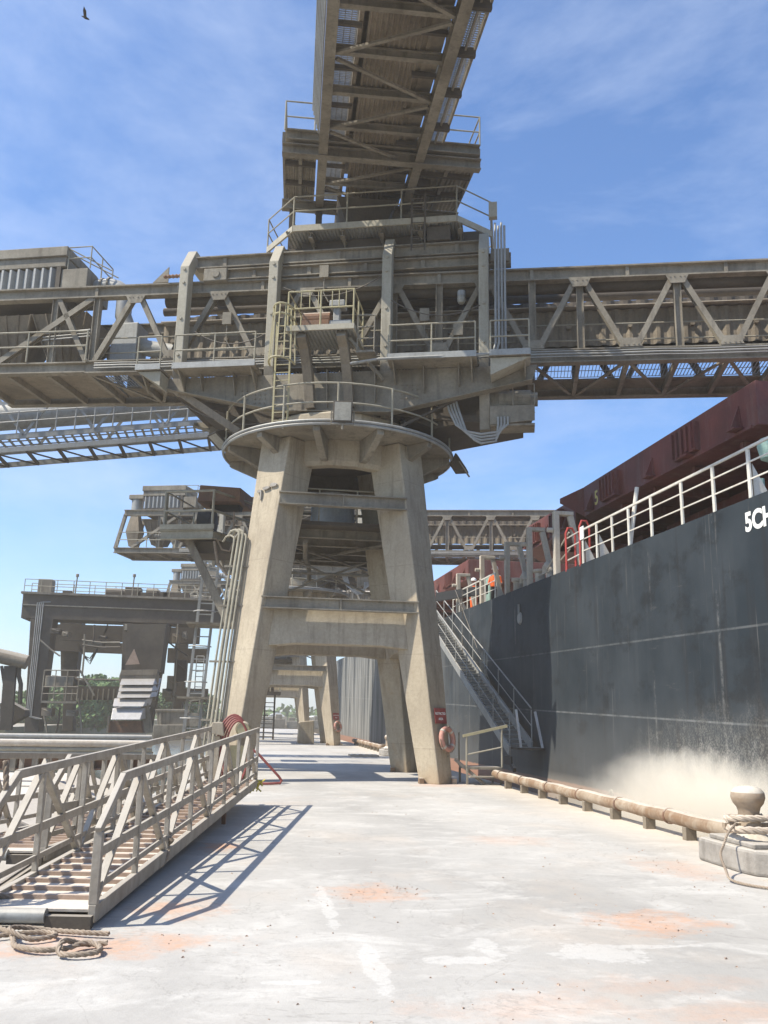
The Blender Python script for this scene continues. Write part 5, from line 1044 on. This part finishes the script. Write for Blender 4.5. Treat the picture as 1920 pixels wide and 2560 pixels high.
# accommodation ladder
AL = thing('accommodation_ladder', (7.5, 32, .9), 'steep ship side ladder with thin handrails running down to the quay', 'ladder')
a0, a1 = V((7.15, 39.0, 6.35)), V((7.15, 25.0, .80)); b0, b1 = V((7.8, 39.0, 6.35)), V((7.8, 25.0, .95))
m = MB(); m.beam(a0, a1, .05, .26); m.build('stringer', GALV, AL); m = MB(); m.beam(b0, b1, .05, .26); m.build('stringer', GALV, AL)
m = MB()
for k in range(44): f = (k+.5)/44; p, q = a0.lerp(a1, f), b0.lerp(b1, f); m.box(p.x+.03, q.x-.03, p.y-.11, p.y+.11, p.z-.01, p.z+.02)
m.build('tread', GALV, AL)
for x, A, B in ((7.15, a0, a1), (7.8, b0, b1)):
    m = MB(); m.tube([A+V((0, 0, 1.0)), B+V((0, 0, 1.05))], .022, 6); m.tube([A+V((0, 0, .55)), B+V((0, 0, .55))], .014, 6)
    for k in range(9): f = k/8; q = A.lerp(B, f); m.tube([q, q+V((0, 0, 1.0))], .02, 6)
    m.build('ladder_railing', GALV, AL, smooth=True)
m = MB(); m.box(7.2, 8.0-.05, 24.3, 25.1, .86, .92); m.box(7.15, 7.19, 24.9, 25.6, .42, .66); m.beam((7.2, 25.4, .62), (7.2, 24.7, .3), .08, .12); m.build('foot_platform', DARKS, AL)
m = MB(); m.beam((7.3, 24.4, .92), (7.2, 24.5, 1.95), .06, .05, (0, 1, 0)); m.beam((7.9, 24.35, .92), (7.75, 24.5, 1.9), .06, .05, (0, 1, 0)); m.build('foot_post', SILVER, AL)
m = MB(); m.box(7.0, 8.05, 39.0, 40.4, 6.1, 6.2); m.build('head_platform', BLACK, AL)  # shade at the ladder head is put into this black colour
m = MB(); A, B = at(1138, 1478, X=7.8), at(1234, 1488, X=8.6); B = V((B.x, A.y-1.2, A.z-.05)); m.beam((7.3, 36.3, A.z-.1), (8.7, 33.4, A.z-.12), .14, .35); m.build('davit_beam', BLACK, AL)  # beam coloured black to carry the shadow lying on it
m = MB(); m.tube([(7.9, 34.2, A.z), (7.75, 33.5, 4.0), (7.7, 33.2, 3.9)], .015, 5); m.tube([(7.7, 34.6, A.z), (7.5, 27, 1.8)], .012, 5); m.build('hoist_wire', DARKS, AL)

# crew on deck
def person(x, y, z, face, label, helmet, top, bottom):
    P = thing('person', (x, y, z), label, 'person'); 
    jt = [(0, 0, .93), (0, 0, 1.15), (0, .01, 1.38), (0, .01, 1.48), (0, .0, 1.56), (0, -.01, 1.66), (.1, 0, .88), (.11, .02, .48), (.11, -.01, .06), (.12, -.12, .03), (-.1, 0, .88), (-.11, -.03, .48), (-.11, -.04, .06), (-.12, -.15, .03), (.19, 0, 1.38), (.27, -.02, 1.12), (.22, -.26, 1.08), (.17, -.36, 1.1), (-.19, 0, 1.38), (-.28, 0, 1.12), (-.24, -.22, 1.05), (-.18, -.33, 1.08), (0, .0, 1.74)]
    rd = [.15, .14, .16, .07, .06, .1, .1, .075, .05, .045, .1, .075, .05, .045, .07, .05, .038, .035, .07, .05, .038, .035, .085]
    ed = [(0, 1), (1, 2), (2, 3), (3, 4), (4, 5), (5, 22), (0, 6), (6, 7), (7, 8), (8, 9), (0, 10), (10, 11), (11, 12), (12, 13), (2, 14), (14, 15), (15, 16), (16, 17), (2, 18), (18, 19), (19, 20), (20, 21)]
    rot = Matrix.Rotation(face, 3, 'Z')
    me = bpy.data.meshes.new('body'); me.from_pydata([rot @ V(p) for p in jt], ed, []); o = bpy.data.objects.new('body', me); COL.objects.link(o); o.parent = P
    for mm in (SKIN, top, bottom): me.materials.append(mm)
    sk = o.modifiers.new('skin', 'SKIN'); 
    for i, r_ in enumerate(rd): me.skin_vertices[0].data[i].radius = (r_, r_*.85)
    me.skin_vertices[0].data[0].use_root = True
    ss = o.modifiers.new('sub', 'SUBSURF'); ss.levels = 2; ss.render_levels = 2
    dg = bpy.context.evaluated_depsgraph_get(); m2 = bpy.data.meshes.new_from_object(o.evaluated_get(dg)); o.modifiers.clear(); o.data = m2
    m2.materials.clear()
    for mm in (SKIN, top, bottom): m2.materials.append(mm)
    for f in m2.polygons:
        zc = f.center.z; rr = math.hypot(f.center.x, f.center.y); f.material_index = 0 if zc > 1.5 or (rr > .29 and .98 < zc < 1.2) else 1 if zc > .98 else 2; f.use_smooth = True
    hm = MB(); c = V((x, y, z))+rot @ V((0, -.005, 1.70)); hm.lathe(c, [(.15, -.005), (.155, .0), (.125, .01), (.12, .06), (.09, .115), (.04, .14), (.001, .145)], 18); hm.build('hard_hat', helmet, P, smooth=True)
    vm = MB(); c = V((x, y, z)); vm.lathe(c, [(.19, 1.0), (.21, 1.15), (.215, 1.3), (.2, 1.4), (.1, 1.47)], 14); vm.build('vest', ORANGE, P, smooth=True)
    return P
person(9.15, 37.4, zd(37.4)-.1, R(20), 'crewman in white hard hat and dark top standing by the ladder head', WHITE, NAVY, ORANGE)
person(9.1, 33.6, zd(33.6)-.1, R(-30), 'second crewman near the green locker, facing the quay', WHITE, ORANGE, NAVY)

# ------------------------------------------------------------------ far shore
def leaves(m, c, rx, ry, rz, n, s):
    for _ in range(n):
        while True:
            u = V((random.uniform(-1, 1), random.uniform(-1, 1), random.uniform(-1, 1)))
            if .25 < u.length < 1: break
        p = V(c)+V((u.x*rx, u.y*ry, u.z*rz)); a = V((random.gauss(0, 1), random.gauss(0, 1), random.gauss(0, 1))).normalized(); b = a.orthogonal().normalized(); k = s*random.uniform(.6, 1.3)
        m.add([p-a*k-b*k*.5, p+a*k-b*k*.5, p+a*k*.7+b*k, p-a*k*.7+b*k*.8], [(0, 1, 2, 3)])
def tree(x, y, z0, h, r, label):
    t = thing('bank_tree', (x, y, z0), label, 'tree', 'trees on the river bank'); m = MB(); m.tube([(x, y, z0), (x+.2, y, z0+h*.4), (x+.1, y, z0+h*.75)], [h*.035, h*.025, h*.012], 7)
    for k in range(4): a = k*1.6; m.tube([(x+.15, y, z0+h*.4), (x+math.cos(a)*r*.6, y+math.sin(a)*r*.6, z0+h*.7)], [h*.015, h*.006], 5)
    m.build('trunk', BARK, t)
    m = MB()
    for k in range(13): a = random.random()*6.28; rr = r*random.uniform(.15, .65); leaves(m, (x+math.cos(a)*rr, y+math.sin(a)*rr, z0+h*random.uniform(.12, .85)), r*.55, r*.55, h*.2, 210, .3)
    m.build('crown', LEAF, t)
pts = [(205, 132, 7.2, 4), (240, 128, 6.0, 3.6), (275, 138, 7.6, 4.2), (310, 130, 5.5, 3.5), (120, 134, 5.6, 3.4), (150, 140, 6.4, 3.8), (455, 142, 6.6, 3.6), (430, 136, 5.2, 3.2), (490, 146, 5.4, 3.4), (85, 138, 5.5, 3.2), (345, 145, 6, 3.6)]
tl = ('tallest bushy tree on the river bank left of the cascade spout', 'round low tree on the bank between gantry leg and spout', 'broad tree on the bank touching the cascade spout', 'small tree hidden partly behind the cascade spout', 'thin tree on the bank behind the gantry cabin post', 'bank tree behind the lower gantry leg', 'tree on the bank above the open steel hopper', 'short tree on the bank left of the steel hopper', 'small tree on the bank right of the steel hopper', 'shrubby bank tree by the left gantry leg', 'bank tree behind the spout struts')
for (x, Y, h, r), lb in zip(pts, tl):
    p = at(x, 1790, Y=Y); tree(p.x, Y, -.2, h, r, lb)
m = MB()
for k in range(120): x = -150+k*1.7; leaves(m, (x, 300+random.uniform(-20, 40), 1.5), 4, 4, random.uniform(2, 4.5), 26, .9)
struct(tag(m.build('far_treeline', LEAF), 'low hazy line of trees along the far shore', 'treeline'), 'stuff')
for x, Y, w, lab in ((692, 220, 5, 'white round roofed shed on the far quay'), (790, 230, 4, 'white shed roof behind the second tower leg')):
    p = at(x, 1800, Y=Y); t = thing('storage_shed', (p.x, Y, 0), lab, 'shed'); m = MB(); m.tube([(p.x-w*0+0, Y, .2), (p.x, Y+16, .2)], w*.5, 24); m.build('curved_roof', WHITE, t, smooth=True)
    m = MB(); m.box(p.x-w*.5, p.x+w*.5, Y-.3, Y+16.3, -.3, 1.8); m.build('wall', CONC, t)
m = MB(); m.box(-20, 40, 190, 200, -3, .2); struct(m.build('far_quay', CONC2))
for k in range(9):
    p = V((2+k*2.6, 180+random.uniform(-4, 4), 0)); m = MB(); hh = random.uniform(1.0, 2.2); m.box(p.x-1.1, p.x+1.1, p.y, p.y+1.5, -.5, hh*.6); m.box(p.x-.8, p.x+.5, p.y+.1, p.y+1.4, hh*.6, hh); tag(m.build('cargo_crate', BELTM if k % 2 else STEEL, bevel=.1), 'distant brown crate stacked on the far quay', 'crate', 'crates on the far quay')
m = MB()
for _ in range(420):
    cx, cy, sx, sy = random.choice(((1.15, 8.85, .6, .6), (3.35, 7.5, .7, .6), (-.9, 7.0, .9, .5), (1.5, 5.6, 1.6, .7), (4.9, 10.5, .5, 2.0), (2.5, 9, 2, 3), (2.5, 14, 2, 5)))
    x, y, k = random.gauss(cx, sx*.6), random.gauss(cy, sy*.6), random.uniform(.003, .011)*random.uniform(.6, 1.5)
    if not (-.7 < x < 6.0 and y > 4): continue
    a = random.random()*3; m.hexa([(x+math.cos(a+j*2.1)*k, y+math.sin(a+j*2.1)*k, 0) for j in range(3)], [(x+math.cos(a+.4+j*2.1)*k*.6, y+math.sin(a+.4+j*2.1)*k*.6, k*.8) for j in range(3)])
struct(m.build('ore_crumbs', PLANKE), 'stuff')
# bird
bd = thing('bird', at(213, 44, Y=24), 'small dark bird flying in the upper left sky', 'bird'); p = bd.location.copy()
m = MB(); bs = .42; m.tube([p+V(q)*bs for q in ((-.28, 0, .1), (-.1, 0, .05), (0, 0, 0), (.14, 0, -.06), (.24, 0, -.1), (.32, 0, -.13))], [x*bs for x in (.015, .07, .1, .08, .055, .01)], 8)
for sg in (-1, 1): m.add([p+V(q)*bs for q in ((.1, 0, 0), (-.1, 0, .03), (-.12, sg*.35, .28), (-.02, sg*.62, .42), (.12, sg*.36, .26))], [(0, 1, 2, 3, 4)])
m.build('body', BIRD, bd)

# ------------------------------------------------------------------ dusty air over the terminal
m, t, b = M('dusty_air'); t.nodes.remove(b); pv = nd('ShaderNodeVolumePrincipled', t); pv.inputs['Color'].default_value = (.94, .87, .77, 1); pv.inputs['Density'].default_value = .0011; pv.inputs['Anisotropy'].default_value = .2
lk(t, pv.outputs[0], [n for n in t.nodes if n.type == 'OUTPUT_MATERIAL'][0].inputs['Volume'])
b = MB(); b.box(-220, 220, -60, 760, -4.4, 24.0); struct(b.build('haze', m), 'stuff')

# dust blown up between the quay edge and the hull
m, t, b = M('blown_dust'); t.nodes.remove(b); pv = nd('ShaderNodeVolumePrincipled', t); pv.inputs['Color'].default_value = (.96, .91, .82, 1); pv.inputs['Anisotropy'].default_value = .0
g = nd('ShaderNodeNewGeometry', t); sp = nd('ShaderNodeSeparateXYZ', t); lk(t, g.outputs['Position'], sp.inputs[0])
ex = [math_(t, 'DIVIDE', math_(t, 'SUBTRACT', sp.outputs[i], c0), r0) for i, (c0, r0) in enumerate(((7.3, .9), (15.0, 4.4), (-.1, 1.4)))]
rr = math_(t, 'SQRT', math_(t, 'ADD', math_(t, 'ADD', math_(t, 'MULTIPLY', ex[0], ex[0]), math_(t, 'MULTIPLY', ex[1], ex[1])), math_(t, 'MULTIPLY', ex[2], ex[2])))
dn = ramp(t, math_(t, 'ADD', math_(t, 'SUBTRACT', 1.0, rr), math_(t, 'MULTIPLY', math_(t, 'SUBTRACT', noise(t, g.outputs['Position'], 1.5, 4, .6), .5), .7)), .02, .95, 0, 1.6)
lk(t, dn, pv.inputs['Density']); lk(t, pv.outputs[0], [n for n in t.nodes if n.type == 'OUTPUT_MATERIAL'][0].inputs['Volume'])
b = MB(); b.box(6.40, 7.97, 10.3, 19.9, -1.3, 1.6); struct(tag(b.build('dust_cloud', m), 'soft cream cloud of dust at the foot of the hull by the near bollard', 'dust cloud'), 'stuff')
